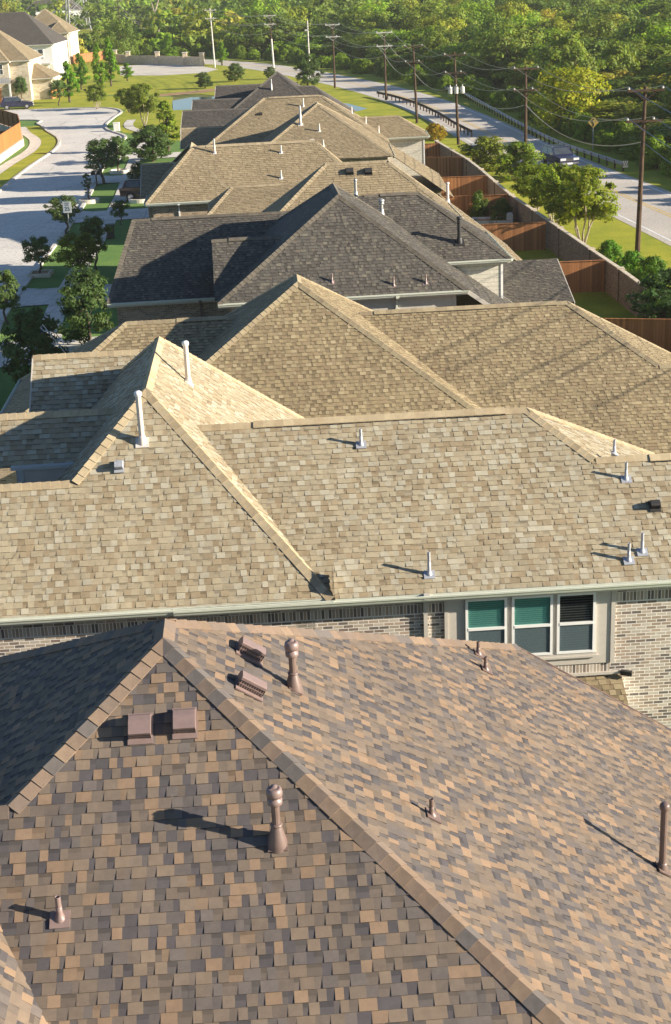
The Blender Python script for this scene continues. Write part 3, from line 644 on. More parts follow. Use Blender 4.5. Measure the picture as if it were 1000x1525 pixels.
# ---------------------------------------------------------------- third house: low olive tan roof
h = House(-.956, 50.676, 2.123, 'brick_house', 'low olive tan roof with a long right wing, between the tan and the charcoal houses', OL, 'brick_tan', lod=1, th=1.5)
h.solid((-4.463, 1.012, 3), (5.987, .956, 3), (6.643, .68, 3), (-6.917, .653, 3), zb=3, walls=(-6.5, 6.2, -4.1, 5.6), gut=())
h.solid((-3.621, .665, 3), (5.645, .665, 3), (14.33, .665, 3), None, cuts=[((-1, 0, 0), -1.6)], zb=2.2, extra={'front': [((0, 0, -1), -4.276)]}, capclip=[((-1, 0, 0), -2.2)], walls=(2, 13.9, -3.2, 5.2), gut=())
h.solid((-3.621, .665, 3), None, None, None, cuts=[((-1, 0, 0), -1.6), ((1, 0, 0), 22), ((0, 0, 1), 4.276)], zb=2.0, caps_on=False, gut=())
h.solid((-3.621, .665, 3), (.167, .665, 3), None, None, cuts=[((-1, 0, 0), -11), ((1, 0, 0), 22)], zb=3, skip=('front',), capclip=[((-1, 0, 0), -12.43)], walls=(11, 21.6, -3.2, -.2), gut=())
h.solid((-3.37, .65, 3), (6.17, .65, 3), None, (-11.0, .65, 3), cuts=[((1, 0, 0), -1.5)], zb=3, capclip=[((1, 0, 0), -1.9)], walls=(-10.6, -2, -3.0, 5.8))
h.finish(); H3 = h
ridge_vent(h.root, 2.7, 9.3, 1.012, 6.081, OL[3], .665, .665); ridge_vent(h.root, -4.4, -2.6, 1.4, 6.1, OL[3], .65, .65)
# ---------------------------------------------------------------- fourth house: charcoal roof
h = House(.699, 59.963, 3.2, 'brick_house', 'charcoal shingled house in the middle of the row, half of its street wing in shadow', DK, 'brick_tan', 'gutter', lod=1, th=1.6)
h.solid((-3.107, 1.133, 5.6), (6.514, 1.076, 5.6), (4.763, .739, 5.6), (-5.116, .688, 5.6), zb=5.6, walls=(-4.7, 4.35, -2.75, 6.1), gut=('front',))
h.solid((-3.107, 1.133, 5.6), None, (4.763, .739, 5.6), None, cuts=[((0, 1, 0), 4.6), ((0, -1, 0), 3.107), ((0, 0, 1), 5.6), ((-1, 0, 0), -2)], zb=2.8, skip=('front',), caps_on=False, walls=(2, 7.4, -2.7, 4.2), gut=())
h.solid((2.83, .707, 5.59), (9.91, .707, 5.59), (7.58, .707, 5.59), None, cuts=[((-1, 0, 0), -1.0)], zb=5.59, capclip=[((-1, 0, 0), -1.6)], walls=None, gut=('front', 'east'))
h.solid((.55, .565, 5.1), (9.9, .565, 5.1), None, (-9.75, 2.6, 5.1), cuts=[((1, 0, 0), -1.0)], zb=5.1, capclip=[((1, 0, 0), -1.8)], walls=(-9.4, -4, .9, 9.5), gut=('front',))
h.solid((-2.4, .68, 5.59), (3.2, .68, 5.59), None, None, cuts=[((-1, 0, 0), 5.24), ((1, 0, 0), -1.0)], zb=5.59, capclip=[((1, 0, 0), -2.4)], gut=(), detail=False)
h.solid((5.9, .34, 2.8), None, None, None, cuts=[((-1, 0, 0), -6), ((1, 0, 0), 11.1), ((0, 1, 0), 9.75)], zb=2.8, walls=(7.6, 10.7, 6.4, 9.6), gut=())
h.finish(); H4 = h
b = MB(); b.box((1.2, 3.25, 3.0), (7.2, 9.4, 5.5), M['siding']); b.box((7.2, 3.22, 3.0), (7.3, 3.35, 5.5), M['white']); b.build('siding_wall', h.root)
b = MB(); b.face([(-9.4, .895, 4.72), (-4.7, .895, 4.72), (-4.7, .895, 4.93), (-9.4, .895, 4.93)], M['soldier_tan'], uv=[(.003, 0), (.003, 4.5), (.2, 4.5), (.2, 0)]); b.build('soldier_course', h.root)
b = MB(); b.box((-4.6, -2.76, 3.3), (4.34, -2.752, 5.5), M['trim']); b.build('painted_wall', h.root)
downspout(h.root, 1.95, -2.77, 1, 5.55, M['gutter']); downspout(h.root, -5.9, .9, .5, 5.05, M['brownmetal'])
for u, w_, z in ((-.57, -2.74, 6.0), (1.85, -2.93, 5.78), (3.13, -2.93, 5.79)): flue(h.root, u, w_+.1, z+.1, .36, .035, M['palebrown'], 1.133, AU, 'lead')
flue(h.root, 1.17, 5.82, 8.25, .62, .06, M['galv'], .739, BU, 'bell', M['galv']); flue(h.root, 2.2, 4.79, 7.5, .55, .07, M['galv'], .739, BU, 'capped', M['galv'])
flue(h.root, 5.47, 3.74, 6.25, 1.05, .09, M['dark'], .707, AU, 'bell', M['dark'])
ridge_vent(h.root, 2.3, 3.5, 6.37, 8.104, DK[3], .707, .707); ridge_vent(h.root, -7.9, -4.2, 5.22, 7.74, DK[3], .565, .565); ridge_vent(h.root, -4.55, -3.6, .4, 7.5, DK[3], .68, .68)
# ---------------------------------------------------------------- fifth house: tan
h = House(.293, 76.631, 3.062, 'brick_house', 'tan roofed house with two small box vents on its front slope, beyond the charcoal roof', TB, 'brick_tan', lod=2, th=1.8)
h.solid((-2.632, 1.026, 5.6), (2.632, 1.026, 5.6), (6.595, .798, 5.6), (-3.383, .798, 5.6), zb=5.6, walls=(-3, 6.2, -2.25, 3), gut=('front', 'east'))
h.solid((-2.632, 1.026, 5.6), None, (6.595, .798, 5.6), None, cuts=[((0, 1, 0), 6), ((0, 0, 1), 5.6), ((-1, 0, 0), -3)], zb=2.5, skip=('front',), caps_on=False, walls=(3, 9.6, -2.2, 5.6), gut=())
h.solid((2.8, .458, 5.58), (7.0, .61, 5.58), None, (-6.3, .79, 5.58), cuts=[((1, 0, 0), -.5)], zb=5.58, capclip=[((1, 0, 0), -2)], walls=(-5.9, 0, 3.2, 6.6), gut=('front',))
h.solid((8.103, .841, 5.59), (14.5, .841, 5.59), (2.93, .956, 5.59), (-9.87, .956, 5.59), zb=5.59, walls=(-9.5, 2.6, 8.46, 14), gut=('front', 'west'))
h.solid((8.103, .841, 5.57), (17.9, .841, 5.57), (-4.53, .956, 5.57), (-9.89, .956, 5.57), zb=5.57, skip=('front', 'west'), walls=(-9.5, -5, 8.5, 17.5), gut=())
h.solid((11.9, .5, 5.5), (17.9, .5, 5.5), None, None, cuts=[((-1, 0, 0), 10.35), ((1, 0, 0), -5)], zb=5.5, capclip=[((1, 0, 0), -7)], walls=(-10.0, -6, 12.3, 17.4), gut=())
h.finish(); H5 = h
b = MB(); b.face([(-9.5, 8.45, 5.2), (-3, 8.45, 5.2), (-3, 8.45, 5.45), (-9.5, 8.45, 5.45)], M['soldier_tan'], uv=[(.003, 0), (.003, 6.5), (.2, 6.5), (.2, 0)]); b.build('soldier_course', h.root)
downspout(h.root, -8.0, 8.46, .5, 5.55, M['white'])
for u, w_, z in ((1.2, -.42, 7.87), (2.16, -.46, 7.83)): hood(h.root, u, w_-.1, z-.1, 1.026, AU, M['dark'], .36, .36, .2)
flue(h.root, 6.85, 4.0, 5.42, 1.0, .08, M['palevent'], .798, BU, 'bell', M['palevent'])
for u, w_, z, hh in ((-5.79, 10.86, 7.9, .8), (-1.94, 10.65, 7.74, .42), (-2.06, 9.15, 6.48, .45)): flue(h.root, u, w_, z, hh, .045, M['palevent'], .841, AU, 'lead')
ridge_vent(h.root, -6.3, -.6, 11.3, 8.27, TB[3], .841, .841)
# ---------------------------------------------------------------- sixth house: tan, cream siding
h = House(.015, 105.907, .161, 'brick_house', 'tan roofed house whose right wing has a cream siding wall beside the wooden fences', TB, 'brick_tan', lod=2, th=1.8)
h.solid((-4.978, .646, 5.6), (6.0, .646, 5.6), (4.978, .646, 5.6), (-4.978, .646, 5.6), zb=5.6, walls=(-4.6, 4.6, -4.6, 5.6), gut=('east',))
h.solid((-4.978, .646, 5.6), None, (4.978, .646, 5.6), None, cuts=[((0, 1, 0), 3.2), ((0, 0, 1), 5.6), ((-1, 0, 0), -3)], zb=3.2, skip=('front',), caps_on=False, walls=(3, 8.2, -4.6, 2.8), gut=())
h.solid((2.456, .671, 5.59), (11.98, .671, 5.59), (5.149, .671, 5.59), (-8.69, .671, 5.59), zb=5.59, walls=(-8.3, 4.8, 2.8, 11.6), gut=('west',))
h.solid((6.265, .65, 5.58), (10.5, .65, 5.58), (8.23, .65, 5.58), None, cuts=[((-1, 0, 0), -1)], zb=5.58, capclip=[((-1, 0, 0), -2.6)], gut=('front', 'east'))
h.solid((5.9, .65, 5.57), (9.7, .65, 5.57), None, None, cuts=[((-1, 0, 0), 10.3), ((1, 0, 0), -4)], zb=5.57, capclip=[((1, 0, 0), -7)], walls=(-10, -5, 6.3, 9.3), gut=())
h.finish(); H6 = h
b = MB(); b.box((2, 6.65, 1.5), (7.86, 10.1, 5.5), M['siding']); b.box((7.86, 6.62, 1.5), (7.95, 6.75, 5.5), M['white']); b.build('siding_wall', h.root)
for u, w_, z, hh in ((-1.21, -1.83, 7.63, 1.25), (.06, -2.51, 7.19, .5), (.28, -3.89, 6.3, .45)): flue(h.root, u, w_, z, hh, .05 if hh < 1 else .075, M['palevent'], .646, AU, 'lead')
flue(h.root, -1.02, 6.24, 8.14, .6, .05, M['palevent'], .671, AU, 'lead'); hood(h.root, -.48, -3.5, 6.55, .646, AU, M['palevent'], .3, .3, .15); hood(h.root, -4.21, 5.6, 7.65, .671, AU, M['dark'], .3, .3, .15)
for u, w_ in ((2.6, 8.0), (3.6, 7.0), (4.5, 5.9)): flue(h.root, u, w_, 8.795-.671*(u-.387), .5, .05, M['palevent'], .671, BU, 'lead')
ridge_vent(h.root, -3.6, .2, 7.218, 8.795, TB[3], .671, .671)
# ---------------------------------------------------------------- seventh house: farthest charcoal roof
h = House(-3.9, 133, -4, 'brick_house', 'farthest house of the row, its charcoal roof and street gables before the pond', CH, 'brick_tan', lod=2, th=1.8)
h.solid((-4, .85, 5.6), (5, .85, 5.6), (5.5, .75, 5.6), (-4.5, .75, 5.6), zb=5.6, walls=(-4.1, 5.1, -3.6, 4.6), gut=())
h.solid((-.46, .75, 5.59), (6.4, .75, 5.59), None, None, cuts=[((-1, 0, 0), 5.3), ((1, 0, 0), 0)], zb=5.59, capclip=[((1, 0, 0), -1.1)], walls=(-5, 0, 0, 6), gut=())
h.solid((-3.9, .75, 5.58), (.9, .75, 5.58), None, None, cuts=[((-1, 0, 0), 6.8), ((1, 0, 0), 0)], zb=5.58, capclip=[((1, 0, 0), -2)], walls=(-6.4, -1, -3.5, .5), gut=())
h.solid((-11.4, .75, 5.57), (-7.1, .75, 5.57), None, None, cuts=[((-1, 0, 0), 6.5), ((1, 0, 0), -1)], zb=5.57, walls=(-6.1, -1.4, -11, -7.5), gut=())
h.solid((-3.7, .75, 5.57), (3, .75, 5.57), (7.1, .75, 5.57), None, cuts=[((-1, 0, 0), -1)], zb=5.57, walls=(2, 6.7, -3.3, 2.6), gut=())
h.finish(); H7 = h
flue(h.root, .1, -1.2, 7.95, .9, .07, M['galv'], .85, AU, 'lead'); flue(h.root, 4.4, -2.6, 6.4, .7, .09, M['dark'], .75, AU, 'bell', M['dark']); flue(h.root, 3.2, 0, 7.3, .7, .09, M['dark'], .75, AU, 'bell', M['dark'])
# ---------------------------------------------------------------- houses across the side street
G2 = 'houses across the side street'
h = House(-44.6, 238, 0, 'stone_house', 'pale stone house with a metal awning over its door, at the left picture edge', TB, 'stone', 'white', lod=2, th=1.8, group=G2)
h.solid((-.4, .8, 6.1), (12, .8, 6.1), (.4, .8, 6.1), (-14, .8, 6.1), zb=6.1, walls=(-13.6, 0, 0, 11.6))
h.solid((-1.4, 1.0, 6.08), None, (-2.6, 1.0, 6.08), (-7.0, 1.0, 6.08), cuts=[((0, 1, 0), 4), ((0, -1, 0), 1.3)], zb=6.08, walls=(-6.7, -2.9, -1.0, 2), gut=('east', 'west'))
h.solid((1.5, .6, 3.2), (11, .6, 3.2), (3.4, .6, 3.2), None, cuts=[((-1, 0, 0), .5)], zb=3.2, walls=(0, 3.0, 1.9, 10.6))
h.finish()
b = MB()
for i in range(14): x0 = -7.2+4.6*i/14; b.face([(x0, -2.2, 3.0), (x0+.33, -2.2, 3.0), (x0+.33, -1.0, 3.7), (x0, -1.0, 3.7)], M['galv']); b.beam((x0, -2.2, 3.02), (x0, -1.0, 3.72), .03, .04, M['galv'])
b.box((-7.2, -2.2, 2.86), (-2.6, -2.14, 3.0), M['trim']); b.build('metal_awning', h.root)
for x in (-7.0, -2.8):
    b = MB(); b.box((x-.12, -2.15, 0), (x+.12, -1.95, 2.86), M['white']); b.build('porch_post', h.root)
b = MB(); b.box((-5.4, -1.06, 0), (-4.4, -1.0, 2.2), M['fence_wood']); b.build('door', h.root)
window(h.root, -5.7, -4.75, 4.2, 5.7, -1.0, upper=M['pane'], lower=M['pane'], blind=False, grid=(2, 1)); window(h.root, -4.7, -3.75, 4.2, 5.7, -1.0, upper=M['pane'], lower=M['pane'], blind=False, grid=(2, 1))
window(h.root, -10.5, -9.4, 3.9, 5.5, 0, upper=M['pane'], lower=M['pane'], blind=False)
b = MB(); b.box((3.02, 5, 1), (3.06, 5.9, 2.6), M['pane']); b.box((3.02, 7.2, 1), (3.06, 8.1, 2.6), M['pane']); b.build('side_window', h.root)
h = House(-48.8, 286, 0, 'rendered_house', 'house with a wide grey hip roof and bright white side wall behind the stone house', CH, 'white', 'white', lod=2, th=1.8, group=G2)
h.solid((-.4, .62, 6.4), (18, .62, 6.4), (.4, .9, 6.4), (-20, .62, 6.4), zb=6.4, walls=(-19, 0, .02, 17.6))
h.finish()
b = MB(); b.box((-9, 0, 2.9), (-.2, -2.4, 3.1), M['trim']); b.build('porch_roof', h.root)
for x in (-8.6, -6, -3.4, -.6):
    b = MB(); b.box((x-.12, -2.3, 0), (x+.12, -2.05, 2.9), M['white']); b.build('porch_post', h.root)
for x in (-7.5, -4.8, -2.2): window(h.root, x-.5, x+.5, 3.9, 5.6, .02, upper=M['pane'], lower=M['pane'], blind=False)
h = House(-53.6, 338, 0, 'stone_house', 'cream house with a tan roof and small turret like hip, farthest in the left row', TB, 'stone', 'white', lod=2, th=1.8, group=G2)
h.solid((-.4, .8, 6.6), (13, .8, 6.6), (.4, .8, 6.6), (-12, .8, 6.6), zb=6.6, walls=(-11.6, 0, 0, 12.6))
h.solid((-1.9, 1.0, 6.58), None, (.2, 1.0, 6.58), (-4.6, 1.0, 6.58), cuts=[((0, 1, 0), 4)], zb=6.58, walls=(-4.2, -.2, -1.5, 2))
h.solid((-1.0, 1.2, 6.57), None, (-5.0, 1.2, 6.57), (-8.6, 1.2, 6.57), cuts=[((0, 1, 0), 4), ((0, -1, 0), 1.0)], zb=6.57, walls=(-8.2, -5.4, -.6, 2), gut=('east', 'west'))
h.finish()
for x in (-3.7, -1.9): window(h.root, x, x+1.2, 3.7, 5.8, -1.5, upper=M['pane'], lower=M['pane'], blind=False)
b = MB(); b.box((-7.4, -.66, 4.6), (-6.2, -.6, 6.2), M['white']); b.build('gable_panel', h.root)
h = House(-66.5, 250, 0, 'stone_house', 'house of which only a pale hip roof corner shows at the upper left picture edge', TB, 'stone', 'white', lod=2, th=1.8, group=G2)
h.solid((30, .8, 6.1), (44, .8, 6.1), (2.5, .8, 6.1), (-12, .8, 6.1), zb=6.1, walls=(-11.6, 2.1, 30.4, 43.6)); h.finish()
G3 = 'houses beyond the wood'
for (X, Y, rz, wx, lab, pl_, wl_) in ((-110, 660, 10, 26, 'large white gabled house with a grey roof among trees at the top edge', CH, 'white'), (-138, 640, 0, 20, 'long low grey roofed house behind the lattice tower', CH, 'stone'), (-150, 600, 0, 14, 'low cream building left of the lattice tower, at the top edge', TB, 'white'), (-132, 520, 5, 9, 'small white roofed shed among bushes beyond the stone houses', CH, 'white')):
    h = House(X, Y, rz, 'distant_house', lab, pl_, wl_, 'white', lod=2, th=2, group=G3)
    zz = 5.2 if wx > 20 else 3.4
    h.solid((-.5, .7, zz), (11, .7, zz), (wx/2, .7, zz), (-wx/2, .7, zz), zb=zz, walls=(-wx/2+.5, wx/2-.5, 0, 10.5))
    if wx > 20:
        for uu in (-7, 4): h.solid((-2.5, 1, zz-.02), None, (uu+2.6, 1.1, zz-.02), (uu-2.6, 1.1, zz-.02), cuts=[((0, 1, 0), 4), ((0, -1, 0), 2.4)], zb=zz-.02, walls=(uu-2.3, uu+2.3, -2.0, 2), gut=())
    h.finish()
    for x in np.arange(-wx/2+2, wx/2-2, 4): window(h.root, x, x+1.3, 1.2, 2.8, 0, upper=M['pane'], lower=M['pane'], blind=False)
# ---------------------------------------------------------------- ground, roads, water
b = MB()
for x0, x1, y0, y1 in ((-1500, 1500, -300, 3000),): b.face([(x0, y0, -.05), (x1, y0, -.05), (x1, y1, -.05), (x0, y1, -.05)], M['field'])
tag(b.build('ground'), kind='structure')
flat('lawn', ccw([(-60, -20), (17, -20), (19, 60), (16.6, 69), (15.7, 80), (13.5, 106), (12.7, 128), (9, 150), (9, 160), (-20, 210), (-23, 240), (-75, 262), (-75, 205), (-60, 150)]), -.02, M['grass_green'])
HW = spline([(35, -20), (31.5, 30), (28.3, 70), (26.2, 94), (23.5, 117), (21.3, 134), (19.3, 154), (17.4, 176), (14.6, 200), (10.6, 223), (4.2, 250), (-7, 288), (-20, 318), (-44, 352), (-90, 392), (-180, 440)], 8)
strip('verge', HW, -14, -3.9, .0, M['grass']); strip('verge', HW, 3.9, 8.5, .0, M['grass'])
flat('meadow', ccw([(-75, 262), (-40, 246), (-18, 236), (8, 196), (10, 214), (2, 240), (-11, 282), (-26, 312), (-46, 338), (-110, 380), (-110, 300)]), -.012, M['grass'])
flat('meadow', ccw([(-60, 222.2), (-31, 221), (-27, 214), (-26.6, 195), (-23.5, 182), (-9, 160), (-12, 205), (-20.5, 214), (-22, 233), (-40, 246), (-75, 262)]), -.008, M['grass'])
strip('highway', HW, -3.9, 3.9, .012, M['highway'])
strip('road_marking', HW, -3.35, -3.2, .017, M['line_white']); strip('road_marking', HW, 3.2, 3.35, .017, M['line_white'])
strip('road_marking', HW, -.22, -.1, .017, M['line_yellow']); strip('road_marking', HW, .1, .22, .017, M['line_yellow'])
flat('parking_lot', ccw([(-37, 290), (-41, 320.5), (-35, 325), (-23.5, 310), (-18.8, 296), (-20.5, 287), (-28.8, 285)]), .004, M['lot'])
KR = spline([(-9, 20), (-12.4, 45), (-15.2, 62), (-17.2, 73), (-18.4, 82), (-19.0, 97), (-19.5, 113), (-20.2, 128), (-21.2, 142), (-22.2, 158), (-22.6, 172), (-23.0, 178), (-26.0, 186), (-27.2, 193), (-27.4, 203), (-27.4, 211), (-29.5, 217), (-33, 219.6), (-42, 221), (-75, 223)], 8)
KL = spline([(-17, 20), (-20.5, 45), (-23.5, 68), (-25.8, 85), (-27.0, 105), (-28.0, 122), (-28.9, 134), (-29.3, 152), (-29.2, 167), (-30.6, 178), (-33.6, 188), (-36.5, 198), (-41, 205.5), (-75, 211)], 8)
b = MB(); n = 60
def res(l, n):
    d = np.r_[0, np.cumsum(np.linalg.norm(np.diff(l, axis=0), axis=1))]; s = np.linspace(0, d[-1], n); return np.stack([np.interp(s, d, l[:, 0]), np.interp(s, d, l[:, 1])], 1)
pts = [tuple(p) for p in KR]+[tuple(p) for p in KL[::-1]]
flat('street', ccw(pts), -.004, M['road_conc'])
strip('kerb', KR, 0, .28, .11, M['concrete'], curb=.13); strip('kerb', KL, -.28, 0, .11, M['concrete'], curb=.13)
SW = res(KR, 120); k = SW[:, 1] < 200
strip('sidewalk', SW[k], 2.4, 3.6, .03, M['concrete'])
LW = KL[(KL[:, 1] > 20) & (KL[:, 1] < 196)]
strip('verge', LW, -2.2, -.28, .02, M['grass']); strip('sidewalk', LW, -3.5, -2.2, .035, M['concrete'])
for i, (yc, wd) in enumerate(((56, 5), (72.6, 5), (86.6, 4.8), (99, 0), (117, 5.2), (139, 5), (156, 4.5))):
    if not wd: continue
    xk = np.interp(yc, KR[:100, 1], KR[:100, 0])
    flat('driveway', ccw([(xk+.02, yc-wd/2-.6), (xk+1.2, yc-wd/2), (-9.2, yc-wd/2+1), (-9.2, yc+wd/2+1), (xk+1.2, yc+wd/2), (xk+.02, yc+wd/2+.6)]), .045 if 1 else 0, M['concrete'])
flat('pond', ccw([(-20, 210), (-21.5, 226), (-19, 231), (-14, 230), (4.2, 208), (6.6, 199), (5.2, 196), (-8, 208)]), .006, M['water'])
flat('bare_bank', ccw([(-26, 238), (-17, 246), (-14, 243), (-18, 238.4), (-24, 235)]), .009, M['soil'])
# far verge and the clearing beyond the lattice tower
flat('meadow', ccw([(-90, 405), (-55, 400), (-62, 470), (-70, 560), (-115, 560), (-110, 470)]), -.03, M['grass'])
# ---------------------------------------------------------------- fences and walls
def wood_fence(X0, Y0, X1, Y1, label, mm='fence_wood', h0=1.8, base=0.0, group='wooden fences between the yards'):
    L = math.hypot(X1-X0, Y1-Y0); o = empty('wooden_fence', (X0, Y0, base), math.atan2(Y1-Y0, X1-X0), label, 'fence', group)
    b = MB(); b.box((0, -.012, .04), (L, .012, h0), M[mm]); b.build('board_panel', o)
    b = MB(); b.box((0, -.05, h0), (L, .05, h0+.035), M[mm])
    for z in (.35, 1.0, 1.55): b.box((0, .0125, z), (L, .05, z+.09), M[mm])
    b.build('rail', o)
    n = max(2, int(L/2.4)+1)
    for i in range(n):
        b = MB(); x = L*i/(n-1); b.box((x-.05, .0505, 0), (x+.05, .15, h0-.05), M[mm]); b.build('post', o)
    return o
WALL = [(17.2, 62), (16.6, 69.2), (16.0, 78.5), (15.5, 84.5), (14.9, 92.0), (14.3, 99.5), (13.7, 106.5), (13.4, 113.5), (13.1, 121), (12.7, 128), (12.0, 134.5), (11.2, 142.5)]
t = empty('brick_garden_wall', (0, 0, 0), 0, 'long brick garden wall with pale coping and pillars between the back yards and the road', 'wall')
for i in range(len(WALL)-1):
    (xa, ya), (xb, yb) = WALL[i], WALL[i+1]; L = math.hypot(xb-xa, yb-ya); d = Vector((xb-xa, yb-ya, 0)).normalized(); nn = Vector((-d.y, d.x, 0))
    b = MB(); A = Vector((xa, ya, 0)); B_ = Vector((xb, yb, 0))
    for sgn in (1, -1):
        o2 = nn*.1*sgn; q = [A+o2, B_+o2, B_+o2+Vector((0, 0, 1.75)), A+o2+Vector((0, 0, 1.75))]; b.face(q if sgn < 0 else q[::-1], M['brick_wall'], uv=[(0, 0), (L, 0), (L, 1.75), (0, 1.75)] if sgn < 0 else [(0, 1.75), (L, 1.75), (L, 0), (0, 0)])
    b.build('wall_panel', t)
    b = MB(); b.beam(A+Vector((0, 0, 1.79)), B_+Vector((0, 0, 1.78)), .24, .06, M['stone']); b.build('coping', t)
for (x, y) in WALL:
    b = MB(); b.box((x-.16, y-.16, 0), (x+.16, y+.16, 1.80), M['brick_wall']); b.build('pillar', t)
    b = MB(); b.box((x-.2, y-.2, 1.80), (x+.2, y+.2, 1.87), M['stone']); b.build('pillar_cap', t)
for X0, Y0, X1, Y1, lab in ((9.6, 81.2, 15.6, 81.0, 'nearest cedar yard fence with a diagonal shadow, behind the charcoal lean-to roof'),
    (7.6, 94.6, 14.3, 94.3, 'cedar fence with a diagonal shadow, second of the lit yard fences from the camera'),
    (8.6, 107.1, 13.5, 106.7, 'dark shaded wooden fence behind the garden bed with shrubs'),
    (8.2, 117.3, 13.1, 117.0, 'cedar fence half in sunlight above a strip of lit grass'),
    (8.6, 130.6, 12.3, 129.2, 'purple brown shaded fence nearest the cream siding wall'),
    (8.4, 140.4, 11.3, 140.4, 'short grey brown fence at the far end of the brick garden wall'),
    (11.2, 67.5, 16.3, 66.2, 'dark fence just behind the olive tan roof, under the dark corner tree')):
    wood_fence(X0, Y0, X1, Y1, lab)
# raised garden bed in the shaded yard
t = empty('garden_bed', (10.6, 103.2, 0), R(-8), 'grey raised garden bed with block edging in the shaded yard', 'garden bed')
b = MB(); b.box((0, 0, 0), (2.6, 1.6, .45), M['soil']); b.build('soil', t)
b = MB(); b.box((-.15, -.15, 0), (2.75, 0, .6), M['concrete']); b.box((-.15, 1.6, 0), (2.75, 1.75, .6), M['concrete']); b.box((-.15, 0, 0), (0, 1.6, .6), M['concrete']); b.box((2.6, 0, 0), (2.75, 1.6, .62), M['concrete']); b.build('block_edging', t)
b = MB(); b.box((2.3, .0, .62), (2.75, .45, 1.0), M['concrete']); b.box((2.35, .05, 1.0), (2.7, .4, 1.08), M['concrete']); b.build('corner_block', t)
t = None
# corner fence on the left, on a pale retaining wall
rw = MB(); PL = [(-44, 150.0), (-33.3, 150.5), (-33.9, 172.2), (-36.2, 183), (-41.4, 194.5), (-52, 197)]
t = empty('retaining_wall', (0, 0, 0), 0, 'low pale stone retaining wall under the sunlit cedar corner fence at the left edge', 'wall')
for i in range(len(PL)-1):
    b = MB(); b.beam((*PL[i], .4), (*PL[i+1], .4), .4, .8, M['stone']); b.build('wall_panel', t)
for i, lab in enumerate(('front panel of the sunlit orange cedar corner fence, cut by the left picture edge', 'long sunlit orange cedar fence panel beside the sidewalk', 'short turning panel of the orange cedar corner fence', 'far panel of the corner fence, seen from its dark inner side', 'inner fence panel running to the left picture edge behind the dark yard')):
    (xa, ya), (xb, yb) = PL[i], PL[i+1]; wood_fence(xa, ya, xb, yb, lab, 'fence_orange', 1.8, .8, 'corner fence panels by the side street')
wood_fence(-44, 170, -34.2, 169.5, 'dark cross fence inside the corner yard on the left', 'fence_wood', 1.7, .3)
t = empty('patio_table', (-37.2, 176, .3), 0, 'white round patio table in the dark corner yard', 'table')
b = MB(); b.lathe((0, 0, .7), [(.0001, 0), (.55, 0), (.58, .04), (.0001, .05)], M['white'], 16); b.build('tabletop', t); b = MB(); b.lathe((0, 0, 0), [(.28, 0), (.06, .05), (.05, .7)], M['white'], 10); b.build('leg', t)
wood_fence(-41.6, 239.5, -41.4, 249, 'short cedar side fence between the stone house and the lawn', 'fence_orange', 1.8, 0, 'fences across the side street')
wood_fence(-53.0, 337, -47, 352, 'dark fence beside the farthest cream house', 'fence_wood', 1.9, 0, 'fences across the side street')
# far brick boundary wall
t = empty('boundary_wall', (0, 0, 0), 0, 'long low stone boundary wall with square pillars behind the pale paved lot', 'wall')
FW = [(-44, 338), (-40.0, 328.5), (-33, 321.5), (-26.6, 314), (-22.8, 309)]
for i in range(len(FW)-1):
    b = MB(); b.beam((*FW[i], .85), (*FW[i+1], .85), .3, 1.7, M['warm_lit_stone']); b.build('wall_panel', t)
for p in FW: b = MB(); b.box((p[0]-.45, p[1]-.45, 0), (p[0]+.45, p[1]+.45, 2.4), M['warm_lit_stone']); b.box((p[0]-.55, p[1]-.55, 2.4), (p[0]+.55, p[1]+.55, 2.55), M['concrete']); b.build('pillar', t)
# ---------------------------------------------------------------- guardrails
def guardrail(line, label, group=None, mm='galv'):
    o = empty('guardrail', (0, 0, 0), 0, label, 'guardrail', group)
    b = MB(); prof = [(0, .46), (.06, .50), (.06, .56), (0, .60), (0, .66), (.06, .70), (.06, .76), (0, .80)]
    nr = np.gradient(line, axis=0); nr /= np.linalg.norm(nr, axis=1)[:, None]; nr = np.stack([nr[:, 1], -nr[:, 0]], 1)
    for i in range(len(line)-1):
        for (d0, z0), (d1, z1) in zip(prof[:-1], prof[1:]):
            P = lambda k, d, z: (line[k][0]-nr[k][0]*d, line[k][1]-nr[k][1]*d, z)
            b.face([P(i, d0, z0), P(i+1, d0, z0), P(i+1, d1, z1), P(i, d1, z1)], M[mm])
    b.build('rail', o)
    L = np.r_[0, np.cumsum(np.linalg.norm(np.diff(line, axis=0), axis=1))]
    for s in np.arange(.3, L[-1], 2.0):
        x = np.interp(s, L, line[:, 0]); y = np.interp(s, L, line[:, 1]); b = MB(); b.box((x-.07, y-.08, 0), (x+.07, y+.08, .74), M['pole']); b.build('post', o)
    return o
o = guardrail(spline([(26.4, 129), (24.9, 138), (23.5, 148), (22.3, 166), (21.3, 188), (20.3, 208), (18.3, 222)], 6), 'galvanised guardrail along the wood side of the road, ending beside the chevron board', 'guardrails')
b = MB(); b.box((26.2, 128.7, .38), (26.65, 128.8, .92), M['galv'])
for k in range(3): b.beam((26.2+.17*k, 128.69, .42), (26.36+.17*k, 128.69, .93), .06, .01, M['black'], up=(0, 1, 0))
b.build('end_marker', o)
guardrail(spline([(16.4, 160), (15.4, 170), (14.6, 182), (13.0, 196), (10.6, 209), (8.6, 216.5)], 6), 'dark guardrail on the house side of the road, between the wooden poles', 'guardrails', 'pole')
